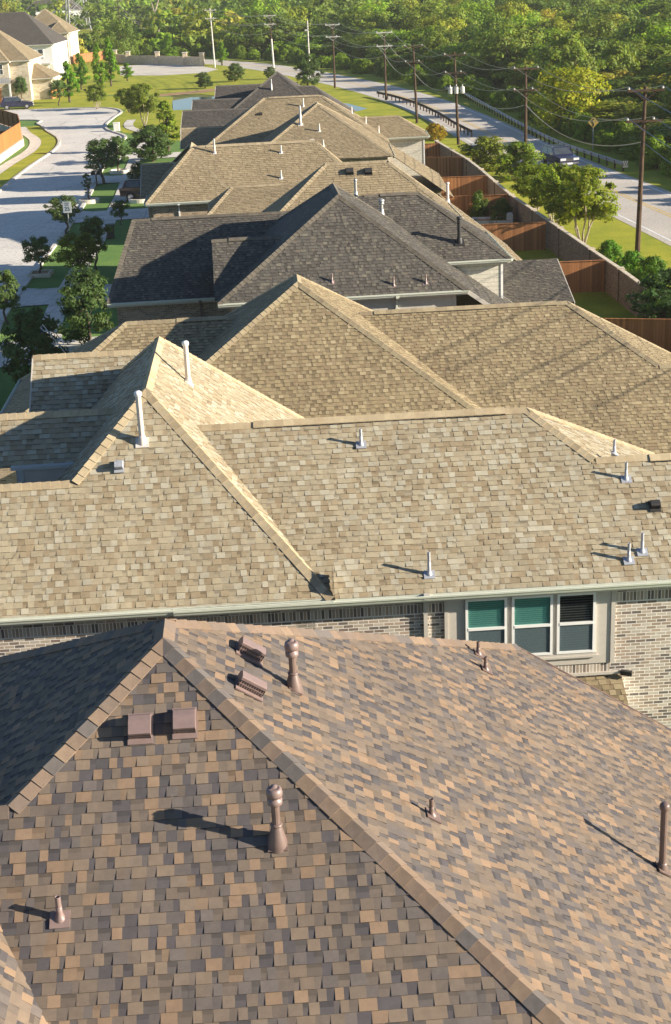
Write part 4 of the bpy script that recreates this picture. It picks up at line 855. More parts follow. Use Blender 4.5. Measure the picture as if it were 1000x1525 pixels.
# ---------------------------------------------------------------- utility poles and cables
POLES = [((19.15, 89.1), 10.4, 'pole', 'nearest wooden utility pole, standing on the grass verge at the right', .02),
 ((17.95, 130), 9.1, 'pole', 'wooden utility pole rising behind the bushes beside the dark car', 0),
 ((14.4, 154.4), 9.1, 'pole', 'utility pole carrying three white transformers', -.035),
 ((11.7, 177.6), 8.9, 'pole', 'wooden utility pole beside the dark guardrail posts', -.03),
 ((9.6, 210.2), 9.2, 'pole', 'wooden utility pole just left of the dark guardrail', 0),
 ((2.9, 235.7), 9.6, 'pole', 'wooden utility pole with two pale crossarms at the bend of the road', 0),
 ((-7.8, 287.4), 10.0, 'pole', 'pole with a pale lower half above the farthest charcoal roof', -.03),
 ((-19.8, 301.7), 11.1, 'palepole', 'white concrete utility pole with two white crossarms by the boundary wall', -.02),
 ((-53.9, 430), 11.5, 'pole', 'dark wooden pole beside the lattice tower, braced by guy wires', 0)]
HEADS = []
for i, ((x, y), hh, mm, lab, ln) in enumerate(POLES):
    nx = POLES[min(i+1, 8)][0]; px_ = POLES[max(i-1, 0)][0]
    o = empty('utility_pole', (x, y, 0), 0, lab, 'utility pole', 'utility poles along the road')
    b = MB(); top = (ln*hh, 0, hh); b.tube((0, 0, -.3), top, .17, .10, M[mm], 10); b.build('shaft', o)
    if i == 6: b = MB(); b.tube((0, 0, 0), (ln*hh*.55, 0, hh*.55), .19, .165, M['palepole'], 10); b.build('lower_sleeve', o)
    arm = 'palepole' if i in (4, 5, 6, 7) else 'pole'
    w_ = 1.1; zs = (hh-.25, hh-2.0) if i < 6 else (hh-.4, hh-1.9); wires = []
    for z in zs:
        cx = ln*z; b = MB(); b.box((cx-w_, -.2, z-.06), (cx+w_, -.09, z+.07), M[arm]); b.beam((cx-.7, -.15, z-.02), (cx, -.12, z-.55), .04, .04, M[arm]); b.beam((cx+.7, -.15, z-.02), (cx, -.12, z-.55), .04, .04, M[arm]); ca = b.build('crossarm', o)
        for dx in (-w_+.1, w_-.1) if z == zs[0] else (-w_+.1, w_-.55): 
            b = MB(); b.lathe((cx+dx, -.145, z+.07), [(.03, 0), (.09, .04), (.05, .08), (.09, .12), (.05, .17), (.0001, .2)], M['palepole'], 8); b.build('insulator', ca); wires.append((x+cx+dx, y-.145, z+.25))
    if i < 8: wires.append((x+ln*(hh-3.2), y, hh-3.2))
    HEADS.append(wires)
    if i == 2:
        for k in (-1, 0, 1):
            b = MB(); cx = ln*5.6; b.lathe((cx+.62*k, -.42, 5.1), [(.0001, 0), (.2, .0), (.22, .05), (.22, .6), (.18, .68), (.0001, .7)], M['palepole'], 14); b.lathe((cx+.62*k, -.42, 5.78), [(.05, 0), (.05, .2), (.0001, .22)], M['palepole'], 8); b.build('transformer', o)
o = empty('slim_pole', (-.95, 252, 0), 0, 'thin pale grey pole behind the dense round tree', 'pole'); b = MB(); b.tube((0, 0, 0), (0, 0, 9.6), .15, .09, M['palepole'], 10); b.build('shaft', o); b = MB(); b.box((-.5, -.1, 8.0), (.1, .1, 8.25), M['palepole']); b.build('bracket', o)
def cable(p, q, sag, label, group='power lines between the poles', r=.022, n=20):
    p = Vector(p); q = Vector(q); pts = [p.lerp(q, k/n)-Vector((0, 0, sag*4*(k/n)*(1-k/n))) for k in range(n+1)]; V = []; F = []
    d = (q-p).normalized(); a = d.cross(Vector((0, 0, 1))).normalized(); u = a.cross(d)
    for c in pts:
        for ang in (0, 2.094, 4.189): V.append(c+(a*math.cos(ang)+u*math.sin(ang))*r)
    for k in range(n):
        for j in range(3): F.append((k*3+j, k*3+(j+1) % 3, (k+1)*3+(j+1) % 3, (k+1)*3+j))
    return tag(mesh_obj('power_line', V, F, [M['wire']]), label, 'power line', group)
SP = ['nearest pole and pole by the dark car', 'pole by the dark car and transformer pole', 'transformer pole and pole among guardrail posts', 'two poles at the dark guardrail', 'pole left of the guardrail and pole at road bend', 'pole at road bend and half pale pole', 'half pale pole and white concrete pole']
WN = ['upper left cable', 'upper right cable', 'lower left cable', 'lower right cable', 'thick lowest cable']
for i in range(7):
    for k, (a, c) in enumerate(zip(HEADS[i], HEADS[i+1])):
        cable(a, c, (.8, .8, .9, .9, 1.1)[k]*(1 if i else 1.25), f'{WN[k]} between the {SP[i]}', r=(.022, .022, .022, .022, .032)[k] if i < 3 else .03)
P0 = (20.6, 45.0)
for k, a in enumerate(HEADS[0]):
    cable(a, (a[0]+1.4, P0[1], a[2]+.2), 1.0, f'{WN[k]} from the nearest pole out of the right picture edge')
for k, (a, c) in enumerate(((HEADS[7][0], (-57, 432, 10.9)), (HEADS[7][2], (-55.5, 431, 9.4)))): cable(a, c, 3.0, ('upper', 'lower')[k]+' cable hanging from the white concrete pole towards the dark pole', r=.03)
for k in range(3): cable((-53.9, 430, 10.5-2.2*k), (-43+2*k, 424, .2), 0.05, ('highest', 'middle', 'lowest')[k]+' straight guy wire slanting down from the dark pole', 'guy wires of the dark pole', r=.04)
# lattice tower
t = empty('lattice_tower', (-84, 552, 0), R(18), 'grey steel lattice tower cut off by the top of the photo', 'tower')
def leg_at(z): return 3.4*(1-z/46)+.4
for sx, sy in ((1, 1), (1, -1), (-1, 1), (-1, -1)):
    b = MB(); b.beam((sx*leg_at(0), sy*leg_at(0), 0), (sx*leg_at(40), sy*leg_at(40), 40), .32, .32, M['galv']); b.build('leg', t)
zz = 0; stp = 6.0
while zz < 38:
    z1 = zz+stp; b = MB(); a, c = leg_at(zz), leg_at(z1)
    for k in range(4):
        rot = lambda p: (p[0]*[1, 0, -1, 0][k]-p[1]*[0, 1, 0, -1][k], p[0]*[0, 1, 0, -1][k]+p[1]*[1, 0, -1, 0][k], p[2])
        b.beam(rot((-a, -a, zz)), rot((c, -c, z1)), .16, .16, M['galv']); b.beam(rot((a, -a, zz)), rot((-c, -c, z1)), .16, .16, M['galv']); b.beam(rot((-c, -c, z1)), rot((c, -c, z1)), .14, .14, M['galv'])
    b.build('bracing', t); zz = z1; stp *= .9
for z in (28, 34, 39):
    b = MB(); b.beam((-7, 0, z), (7, 0, z), .5, .4, M['galv']); b.build('crossarm', t)
# second faint tower far left
t = empty('lattice_tower', (-215, 820, 0), R(10), 'faint distant lattice tower at the upper left, above the stone house roofs', 'tower')
for sx, sy in ((1, 1), (1, -1), (-1, 1), (-1, -1)):
    b = MB(); b.beam((sx*3, sy*3, 0), (sx*.7, sy*.7, 34), .3, .3, M['galv']); b.build('leg', t)
for z in range(0, 32, 6):
    b = MB(); a = 3-2.3*z/34; c = 3-2.3*(z+6)/34; b.beam((-a, -a, z), (c, -c, z+6), .16, .16, M['galv']); b.beam((a, -a, z), (-c, -c, z+6), .16, .16, M['galv']); b.build('bracing', t)
# ---------------------------------------------------------------- road signs, bins, boxes
def text_mesh(name, s, size, loc, rot, mm, parent, ext=.003, align='CENTER'):
    cu = bpy.data.curves.new(name, 'FONT'); cu.body = s; cu.size = size; cu.extrude = ext; cu.align_x = align; cu.align_y = 'CENTER'
    tmp = bpy.data.objects.new(name, cu); COL.objects.link(tmp); dg = bpy.context.evaluated_depsgraph_get(); me = bpy.data.meshes.new_from_object(tmp.evaluated_get(dg))
    bpy.data.objects.remove(tmp); me.materials.clear(); me.materials.append(mm); o = bpy.data.objects.new(name, me); COL.objects.link(o); o.location = loc; o.rotation_euler = rot; o.parent = parent; return o
t = empty('speed_limit_sign', (-18.3, 106.6, 0), R(-9), 'white rectangular speed limit sign on a post in front of a street tree', 'sign')
b = MB(); b.tube((0, .03, 0), (0, .03, 2.75), .03, .03, M['galv'], 8); b.build('post', t)
b = MB(); b.box((-.31, -.012, 1.95), (.31, 0, 2.75), M['white']); pn = b.build('panel', t)
text_mesh('lettering', 'SPEED', .13, (0, -.016, 2.64), (R(90), 0, 0), M['black'], pn); text_mesh('lettering', 'LIMIT', .13, (0, -.016, 2.50), (R(90), 0, 0), M['black'], pn); text_mesh('lettering', '25', .42, (0, -.016, 2.22), (R(90), 0, 0), M['black'], pn)
t = empty('warning_sign', (26.6, 145.2, 0), R(-6), 'yellow diamond warning sign with a black winding arrow, beyond the guardrail', 'sign')
b = MB(); b.box((-.04, 0, 0), (.04, .06, 3.0), M['galv']); b.build('post', t)
b = MB(); b.face([(0, -.02, 2.05), (.52, -.02, 2.57), (0, -.02, 3.09), (-.52, -.02, 2.57)], M['line_yellow']); b.face([(0, 0, 2.05), (-.52, 0, 2.57), (0, 0, 3.09), (.52, 0, 2.57)], M['galv']); b.build('panel', t)
b = MB()
for a, c in (((.02, 2.2), (.02, 2.45)), ((.02, 2.45), (-.12, 2.6)), ((-.12, 2.6), (-.12, 2.8)), ((-.12, 2.78), (.06, 2.9))): b.beam((a[0], -.03, a[1]), (c[0], -.03, c[1]), .1, .01, M['black'], up=(0, 1, 0))
b.build('arrow_symbol', t)
def bin_(x, y, rz, label):
    t = empty('wheeled_bin', (x, y, 0), rz, label, 'bin'); b = MB(); q = .24
    for i in range(4):
        c = [(-q, -q), (q, -q), (q, q), (-q, q)]; (ax, ay), (bx, by) = c[i], c[(i+1) % 4]; b.face([(ax, ay, .06), (bx, by, .06), (bx*1.25, by*1.25, .95), (ax*1.25, ay*1.25, .95)], M['dark'])
    b.build('body', t); b = MB(); b.box((-.33, -.34, .95), (.33, .33, 1.03), M['dark']); b.build('lid', t)
    for sx in (-1, 1): b = MB(); b.tube((sx*.24, .27, .11), (sx*.3, .27, .11), .11, .11, M['black'], 12); b.build('wheel', t)
bin_(-15.35, 106.4, .2, 'dark wheeled bin standing on the lawn edge beside the driveway')
t = empty('utility_box', (-24.6, 184.5, 0), 0, 'small white utility box on the strip between the kerb and the path', 'utility box'); b = MB(); b.box((-.35, -.3, 0), (.35, .3, .95), M['white']); b.build('cabinet', t); b = MB(); b.box((-.38, -.33, .95), (.38, .33, 1.02), M['white']); b.build('lid', t)
for x, y, lab in ((-20.3, 135.2, 'dark double mailbox on a post under the broad street tree'),):
    t = empty('mailbox', (x, y, 0), 0, lab, 'mailbox'); b = MB(); b.box((-.06, -.06, 0), (.06, .06, 1.0), M['pole']); b.build('post', t)
    for dx in (-.25, .25): b = MB(); b.box((dx-.17, -.25, 1.0), (dx+.17, .25, 1.2), M['dark']); b.tube((dx, -.25, 1.2), (dx, .25, 1.2), .17, .17, M['dark'], 14); b.build('box', t)
# stone rings round street trees
for x, y, r_, lab in ((-19.57, 125.06, .75, 'pale stone ring round the slender young tree'), (-19.32, 143.85, .8, 'pale stone ring round the dark tree at the bend'), (-15.1, 124.2, .9, 'pale curved stone edging beside the maroon car')):
    b = MB(); b.lathe((x, y, -.05), [(r_+.14, 0), (r_+.14, .34), (r_, .36), (r_, .1)], M['stone'], 28); tag(b.build('stone_tree_ring'), lab, 'tree ring', 'stone tree rings')
b = MB(); b.box((-18.9, 92.8, -.05), (-17.5, 93.0, .22), M['stone']); b.box((-18.9, 93.0, -.05), (-18.75, 94.3, .22), M['stone']); b.box((-17.65, 93.0, -.05), (-17.5, 94.3, .22), M['stone']); b.box((-18.75, 94.15, -.05), (-17.65, 94.3, .22), M['stone']); b.box((-18.75, 93.0, -.05), (-17.65, 94.15, .17), M['soil']); tag(b.build('square_tree_bed'), 'square stone edged bed round the young street tree', 'tree bed')
# flag
t = empty('flag', (-12.35, 62.6, 0), R(10), 'red and white striped flag with a blue corner before the low olive roofed house', 'flag')
FR, FB = plain('flag_red', (.45, .03, .05), .8), plain('flag_blue', (.03, .04, .2), .8)
b = MB(); b.tube((.9, 0, 2.3), (0, 0, 3.75), .02, .02, M['white'], 8); b.build('staff', t)
b = MB()
for i in range(13):
    for j in range(6):
        f = lambda a, c: (.05-.95*a/6*.35-.02*c, -.06*math.sin(a*1.3), 3.7-.9*a/6-.045*c+.35*a/6)
        mmx = FB if (i < 7 and j < 3) else (FR if i % 2 == 0 else M['white']); b.face([f(j, i), f(j+1, i), f(j+1, i+1), f(j, i+1)], mmx)
b.build('cloth', t)
t = empty('satellite_dish', (-7.45, 38.0, 0), R(200), 'white satellite dish on a mast beside the tan street gable', 'satellite dish')
b = MB(); b.tube((0, 0, 0), (0, 0, 3.1), .03, .03, M['galv'], 8); b.build('mast', t); b = MB(); b.lathe((0, 0, 3.1), [(.0001, 0), (.15, .02), (.28, .07), (.33, .11), (.32, .115), (.0001, .02)], M['white'], 20); d = b.build('dish', t); d.rotation_euler = (R(50), 0, 0); d.location = (0, .9, 1.3)
# ---------------------------------------------------------------- vehicles
CP = {'black': plain('black_car_paint', (.018, .02, .026), .22, .1, spec=.8), 'maroon': plain('maroon_car_paint', (.035, .012, .014), .22, .1, spec=.8), 'navy': plain('navy_car_paint', (.02, .022, .06), .22, .1, spec=.8)}
LAMP = plain('clear_lamp', (.75, .76, .78), .12, .2, spec=.9); CHR = plain('chrome', (.6, .6, .62), .15, .9)
def car(x, y, rz, paint, label):
    t = empty('parked_car' if paint != 'black' else 'car', (x, y, 0), rz, label, 'car', 'cars'); P = CP[paint]
    # side profile (along y: front = -y), halfwidth by height
    low = [(-2.35, .42), (-2.38, .75), (-2.25, 1.0), (-1.05, 1.12), (2.2, 1.12), (2.38, .9), (2.36, .42)]
    b = MB(); hw = .95
    rings = []
    for (yy, zz) in low:
        k = .94 if abs(yy) > 2.2 else 1
        rings.append([(-hw*k, yy, zz), (hw*k, yy, zz)])
    for i in range(len(rings)-1): b.face([rings[i][0], rings[i][1], rings[i+1][1], rings[i+1][0]], P)
    for s_ in (0, 1): b.face([r_[s_] for r_ in rings], P)
    b.face([rings[0][0], rings[0][1], rings[-1][1], rings[-1][0]], M['black']); body = b.build('body', t)
    b = MB(); cab0 = [(-.93, -1.05, 1.12), (.93, -1.05, 1.12), (.93, 2.15, 1.12), (-.93, 2.15, 1.12)]; cab1 = [(-.76, -.25, 1.74), (.76, -.25, 1.74), (.76, 1.85, 1.74), (-.76, 1.85, 1.74)]
    b.face(cab1, P)
    for i in range(4):
        j = (i+1) % 4; b.face([cab0[i], cab0[j], cab1[j], cab1[i]], P)
    cb = b.build('cabin', t)
    def inset(q, k0, k1, z0, z1, off):
        q = [Vector(p) for p in q]; n = (q[1]-q[0]).cross(q[3]-q[0]).normalized()*off
        L = lambda a, c: q[0].lerp(q[1], a).lerp(q[3].lerp(q[2], a), c)
        return [L(k0, z0)+n, L(k1, z0)+n, L(k1, z1)+n, L(k0, z1)+n]
    for i, (nm, spans) in enumerate((('windscreen', [(.06, .94)]), ('side_window', [(.06, .46), (.5, .9)]), ('rear_window', [(.08, .92)]), ('side_window', [(.1, .5), (.54, .94)]))):
        j = (i+1) % 4; q = [cab0[i], cab0[j], cab1[j], cab1[i]]
        for k0, k1 in spans: b = MB(); b.face(inset(q, k0, k1, .1, .9, .012), M['pane']); b.build(nm, cb)
    for sx in (-1, 1):
        b = MB(); b.box((sx*.62-.26, -2.42, .78), (sx*.62+.26, -2.34, .98), LAMP); b.build('headlight', t)
        b = MB(); b.box((sx*1.08-.1, -.85, 1.16), (sx*1.08+.1, -.72, 1.36), CHR); b.build('wing_mirror', t)
        b = MB(); b.box((sx*.78-.1, 2.33, .8), (sx*.78+.1, 2.40, 1.05), FR); b.build('tail_light', t)
        for yy in (-1.45, 1.45):
            b = MB(); b.tube((sx*.72, yy, .38), (sx*.98, yy, .38), .38, .38, M['black'], 20); wh = b.build('wheel', t); b = MB(); b.tube((sx*.97, yy, .38), (sx*.992, yy, .38), .24, .22, CHR, 14); b.build('rim', wh)
    b = MB(); b.box((-.34, -2.41, .70), (.34, -2.36, .98), M['dark']); 
    for k in range(3): b.box((-.34, -2.425, .74+.08*k), (.34, -2.41, .77+.08*k), CHR)
    b.build('grille', t); b = MB(); b.box((-.9, -2.44, .42), (.9, -2.35, .62), CHR); b.box((-.24, -2.46, .45), (.24, -2.44, .58), M['white']); b.build('bumper', t)
    b = MB()
    for sx in (-1, 1): b.beam((sx*.66, 0, 1.78), (sx*.66, 1.7, 1.78), .04, .04, M['galv'])
    b.build('roof_rail', t)
    return t
car(21.55, 134.2, R(14), 'navy', 'dark blue car with pale headlamps driving towards the camera on the road at the right')
car(-14.4, 125.2, R(82), 'maroon', 'maroon car parked on the driveway, half hidden by the tan roof')
car(-44.2, 223.8, R(98), 'navy', 'dark blue car cut by the left picture edge behind the corner fence')
# ---------------------------------------------------------------- trees
def leaf_quads(C0, N0, S, rng, flat_=.45):
    n = len(C0); nr = N0+rng.normal(0, flat_, (n, 3)); nr /= np.linalg.norm(nr, axis=1)[:, None]+1e-9
    a = np.cross(nr, rng.normal(0, 1, (n, 3))); a /= np.linalg.norm(a, axis=1)[:, None]+1e-9; b = np.cross(nr, a)
    a *= (S*rng.uniform(.7, 1.3, n))[:, None]; b *= (S*rng.uniform(.4, .8, n))[:, None]
    return np.stack([C0-a, C0-b*.9+a*.1, C0+a, C0+b*.9-a*.1], 1).reshape(-1, 3)
def crown_pts(kind, H, W, rng, nl, ncl):
    """leaf centres + outward normals of a lumpy crown: clump balls spread through the volume of the kind's outline"""
    cl = []
    tries = 0
    while len(cl) < ncl and tries < 9000:
        tries += 1
        th = rng.uniform(0, 2*np.pi); u = rng.uniform(0, 1)
        if kind == 'oak': z = .36+.60*u; rr = np.sqrt(max(0, 1-((u-.42)/.60)**2)); base = .26
        elif kind == 'bushy': z = .10+.84*u; rr = np.sqrt(max(0, 1-((u-.40)/.62)**2)); base = .2
        elif kind == 'bright': z = .16+.82*u; rr = (1-u)**.75*(.35+min(1, u*5)*.65)*1.05+.04; base = .15
        elif kind == 'crape': z = .34+.60*u; rr = np.sqrt(max(0, 1-((u-.45)/.58)**2)); base = .4
        elif kind == 'shrub': z = .06+.86*u; rr = np.sqrt(max(0, 1-(u/1.02)**2.2)); base = 0
        elif kind == 'slim': z = .3+.66*u; rr = .8*np.sqrt(max(0, 1-((u-.4)/.62)**2)); base = .3
        else: z = .12+.80*u; rr = np.sqrt(max(0, 1-((u-.30)/.72)**2)); base = .2
        lump = 1+.16*np.sin(3*th+z*7+ncl)+.12*np.sin(5*th-z*11)
        f = rng.uniform(0, 1)**.45
        cl.append((np.cos(th)*rr*f*lump*W/2*.86, np.sin(th)*rr*f*lump*W/2*.86, z*H, f))
    cl = np.array(cl); k = rng.integers(0, len(cl), nl); r0 = W*{'oak': .105, 'bushy': .11, 'bright': .10, 'crape': .10, 'shrub': .11, 'slim': .10}.get(kind, .115)
    rad = r0*rng.uniform(.65, 1.25, len(cl)); d = rng.normal(0, 1, (nl, 3)); d /= np.linalg.norm(d, axis=1)[:, None]
    P = cl[k, :3]+d*(rad[k]*rng.uniform(.45, 1.05, nl))[:, None]*np.array([1, 1, .82])
    cen = np.array([0, 0, H*.55]); out = P-cen; out /= np.linalg.norm(out, axis=1)[:, None]+1e-9
    N = d*.75+out*.7+np.array([0, 0, .15]); tone = rng.uniform(.72, 1.28, len(cl))[k]*rng.uniform(.8, 1.2, nl)
    return P, N, tone, cl
KC = {'oak': (.098, .15, .045), 'bushy': (.085, .132, .04), 'bright': (.15, .215, .024), 'crape': (.155, .205, .028), 'shrub': (.125, .18, .03), 'slim': (.07, .11, .03), 'forest': (.145, .19, .036)}
def trunk_mesh(kind, H, W, cl, rng, mb):
    m_ = M['bark'] if kind not in ('crape',) else M['palebark']
    def limb(p, q, r0, r1, n=6, k=3):
        p, q = Vector(p), Vector(q); pr = p
        for i in range(1, k+1):
            t = i/k; c = p.lerp(q, t)+Vector(rng.normal(0, .02*H, 3)*(1 if i < k else 0)); mb.tube(pr, c, r0+(r1-r0)*(i-1)/k, r0+(r1-r0)*t, m_, n, False); pr = c
    if kind == 'crape':
        for i in range(5):
            a = i*1.256+rng.uniform(-.3, .3); e = (np.cos(a)*W*.2, np.sin(a)*W*.2, H*.55); limb((np.cos(a)*.07*W*.3, np.sin(a)*.07*W*.3, -.05), e, .05*H/4, .03*H/4)
            for j in range(2): c = cl[rng.integers(len(cl))]; limb(e, c[:3], .028*H/4, .01)
    elif kind == 'shrub':
        for i in range(5): c = cl[rng.integers(len(cl))]; limb((0, 0, 0), c[:3], .03*H/3, .01)
    else:
        top = H*(.62 if kind != 'bright' else .85); r = .028*H if kind != 'forest' else .03*H
        limb((0, 0, -.05), (rng.normal(0, .02)*H, rng.normal(0, .02)*H, H*.34), r, r*.75, 8, 3); limb((0, 0, H*.33), (rng.normal(0, .03)*H, 0, top), r*.75, r*.25, 6, 3)
        for i in range(8):
            c = cl[rng.integers(len(cl))]; limb((0, 0, H*rng.uniform(.3, .55)), c[:3], r*.35, r*.1, 5, 2)
PROTO = {}
def make_proto(kind, var, H, W, nl, ncl, ls):
    rng = np.random.default_rng(100*var+hash_(kind)); P, N, tone, cl = crown_pts(kind, H, W, rng, nl, ncl)
    V = leaf_quads(P, N, ls, rng); n = len(P); me = bpy.data.meshes.new('crown'); me.vertices.add(4*n); me.vertices.foreach_set('co', V.astype(np.float32).ravel())
    fill_quads(me, n); base = np.array(KC[kind]); c = base[None, :]*tone[:, None]; c[:, 0] *= rng.uniform(.85, 1.25, n); set_col(me, c); me.materials.append(M['leaf'])
    tb = MB(); trunk_mesh(kind, H, W, cl, rng, tb); tm = bpy.data.meshes.new('trunk'); tm.from_pydata([tuple(v) for v in tb.V], [], tb.F)
    for mm in tb.mats: tm.materials.append(mm)
    tm.polygons.foreach_set('use_smooth', np.ones(len(tb.F), dtype=bool)); return me, tm
def fill_quads(me, n):
    me.loops.add(4*n); me.polygons.add(n); me.loops.foreach_set('vertex_index', np.arange(4*n, dtype=np.int32)); me.polygons.foreach_set('loop_start', np.arange(0, 4*n, 4, dtype=np.int32)); me.polygons.foreach_set('loop_total', np.full(n, 4, dtype=np.int32)); me.update(calc_edges=True)
def set_col(me, c):
    at = me.attributes.new('Col', 'FLOAT_COLOR', 'FACE'); x = np.ones((len(c), 4), dtype=np.float32); x[:, :3] = c; at.data.foreach_set('color', x.ravel())
SPEC = {'oak': (4, 3.2, 4600, 64, .092), 'bushy': (4, 3.2, 6500, 85, .095), 'bright': (5, 3, 5000, 80, .10), 'crape': (4, 3.6, 8000, 90, .095), 'shrub': (2, 2.4, 5200, 80, .07), 'slim': (3, 1.3, 700, 26, .085), 'forest': (7, 7, 4600, 74, .20)}
def tree(kind, x, y, h_, w_, tint, label, cat=None, group=None, var=None, rz=None, single=False):
    var = random.randrange({'forest': 7, 'slim': 1}.get(kind, 3)) if var is None else var
    if (kind, var) not in PROTO:
        H, W, nl, ncl, ls = SPEC[kind]; PROTO[(kind, var)] = make_proto(kind, var, H, W*(1 if kind != 'forest' else (.9+.07*var)), nl, ncl, ls)
    me, tm = PROTO[(kind, var)]; H, W = SPEC[kind][:2]
    o = empty('shrub' if kind == 'shrub' else 'tree', (x, y, 0), rz if rz is not None else random.uniform(0, 6.28), label, cat or ('shrub' if kind == 'shrub' else 'tree'), group)
    o.scale = (w_/W, w_/W, h_/H)
    c = bpy.data.objects.new('crown', me); COL.objects.link(c); c.parent = o; c.color = (*tint, 1)
    t_ = bpy.data.objects.new('trunk' if kind != 'shrub' else 'stem', tm); COL.objects.link(t_); t_.parent = o
    return o
TREES = [
('oak',-18.24,93.54,2.50,2.15,(1, 1, 1),'young street tree with a dark round crown in a square edged bed by the kerb'),
('oak',-17.61,79.86,3.00,1.93,(0.95, 1, 0.9),'dark street tree at the left picture edge, its crown over the shaded road'),
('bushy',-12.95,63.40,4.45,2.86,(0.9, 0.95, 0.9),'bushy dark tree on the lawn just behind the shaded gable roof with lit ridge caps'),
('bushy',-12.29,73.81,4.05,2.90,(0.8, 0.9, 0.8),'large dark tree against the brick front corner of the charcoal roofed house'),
('oak',-15.10,89.28,3.35,2.80,(1.9, 1.5, 0.6),'street tree whose yellow crown top catches the sun'),  # sunlit yellow of the crown top put into the leaf tint
('oak',-14.72,94.27,3.50,2.08,(1, 1, 0.9),'thin open tree with a leaning trunk behind the yellow topped tree'),
('oak',-18.89,108.74,2.95,2.48,(1, 1, 1),'street tree standing right behind the white speed limit sign'),
('slim',-19.57,125.06,2.45,1.13,(1, 1.05, 1),'slender young tree in an oval stone ring beside the kerb'),
('oak',-15.35,112.27,1.90,1.43,(0.9, 1, 0.9),'small tree on the shaded lawn before the brick wall with tan roof'),
('oak',-19.84,136.56,4.00,3.57,(0.95, 1, 0.95),'broad dark street tree over the mailbox at the bend of the street'),
('oak',-19.32,143.85,3.45,2.46,(0.95, 1.05, 0.95),'dark tree in a stone ring just right of the broad tree at the bend'),
('bushy',-15.59,126.52,3.05,2.06,(0.85, 0.9, 0.85),'dark leafy tree half hiding the parked maroon car'),
('bushy',-16.89,151.78,3.75,4.63,(0.9, 1, 0.8),'dense dark tree beside the long tan ridge on the street side'),
('bright',-16.15,160.14,5.20,3.73,(1.1, 1.1, 0.7),'tall sunlit yellow green tree touching the grey gable roofs'),
('crape',-21.70,189.35,5.25,4.38,(1, 1, 0.8),'wide olive tree on the lawn left of the pond'),
('crape',-31.52,217.36,3.50,3.47,(0.95, 1, 0.7),'flat topped little tree alone at the edge of the side street'),
('crape',-25.98,209.50,3.30,3.53,(1, 1, 0.7),'flat topped multi stemmed tree at the corner kerb, left of the olive tree'),
('oak',-38.45,226.30,3.75,2.80,(1, 1.15, 0.9),'round green tree nearest the wooden side fence of the stone house'),
('bright',-37.68,231.66,6.10,3.48,(0.9, 1.3, 0.6),'bright green tree on the lawn beside the white side wall'),
('bright',-39.63,257.53,5.95,3.41,(0.7, 1.1, 0.6),'darker green tree right behind the bright green lawn tree'),
('bright',-35.77,252.47,7.55,2.90,(1, 1.3, 0.5),'tall narrow bright green tree, left one of the close pair on the lawn'),
('bright',-35.25,262.35,8.05,3.47,(0.85, 1.2, 0.5),'tall green tree, right one of the close pair on the lawn'),
('bright',-33.85,274.15,3.10,2.90,(0.9, 1.25, 0.6),'small pale green sapling at the edge of the pale paved lot'),
('oak',-45.99,237.21,3.85,2.31,(0.9, 1.1, 0.9),'small dark tree in the front garden of the stone house'),
('bright',-30.53,324.71,5.30,3.70,(0.9, 1.2, 0.6),'bright green tree in front of the long low brick wall'),
('bright',-18.70,307.20,4.50,3.24,(0.9, 1.2, 0.5),'bright green tree right of the white utility pole'),
('bushy',-18.18,247.94,2.65,3.06,(1, 1, 0.8),'small olive tree on the far bank of the pond'),
('bushy',-13.84,260.15,3.10,3.44,(1, 1.05, 0.8),'round tree standing alone on the sunlit grass behind the charcoal roof'),
('bushy',-7.71,262.67,2.10,2.31,(1, 1.05, 0.8),'little dark tree at the tip of the farthest charcoal roof'),
('bushy',-1.30,239.46,5.05,4.44,(0.85, 0.95, 0.7),'dense dark round tree beside the thin grey pole'),
('crape',16.14,110.64,3.05,3.13,(1.1, 1.15, 0.6),'crape myrtle with many stems, farthest of three beside the brick wall'),
('crape',16.22,102.76,3.90,3.20,(1.1, 1.15, 0.55),'crape myrtle with many stems, middle of three beside the brick wall'),
('crape',16.96,95.70,4.60,4.05,(1.2, 1.15, 0.5),'crape myrtle with many stems, nearest of three beside the brick wall'),
('shrub',15.12,135.24,2.55,4.51,(1.35, 1.15, 0.7),'big pale rounded bush behind the brick wall, left half of the pair'),
('shrub',16.96,127.44,2.80,3.80,(1.2, 1.25, 0.6),'big green rounded bush between the pale bush and the crape myrtles'),
('shrub',12.35,159.47,1.55,2.14,(2.6, 1.3, 0.35),'small orange leaved bush at the corner of the cream house'),
('shrub',17.15,87.47,1.55,1.54,(0.8, 1.3, 0.5),'bright green shrub left of the nearest wooden utility pole'),
('shrub',17.64,83.55,1.60,1.78,(0.7, 1.2, 0.5),'bright green shrub right below the nearest wooden utility pole'),
('shrub',18.47,81.67,1.60,1.67,(0.75, 1.1, 0.5),'green shrub between the utility pole and the dark corner tree'),
('bushy',16.26,68.88,3.70,3.57,(0.65, 0.85, 0.7),'dark dense tree in the yard corner at the right picture edge'),
('shrub',11.34,106.42,2.00,1.26,(0.7, 0.8, 0.6),'dark shrub against the shaded wooden fence, beside the garden bed'),
('shrub',12.73,104.28,1.70,1.53,(0.75, 0.8, 0.6),'dark shrub at the foot of the brick wall, behind the garden bed'),
('forest',26.81,161.37,6.65,7.51,(2.1, 1.75, 0.4),'large tree with yellow autumn leaves across the road from the dark car'),

]
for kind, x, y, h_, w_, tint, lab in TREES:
    tree(kind, x, y, h_*(1.12 if kind in ('shrub', 'crape') and x > 10 else 1), w_*(1.32 if kind in ('shrub', 'crape') and x > 10 else 1.12), tint, lab)
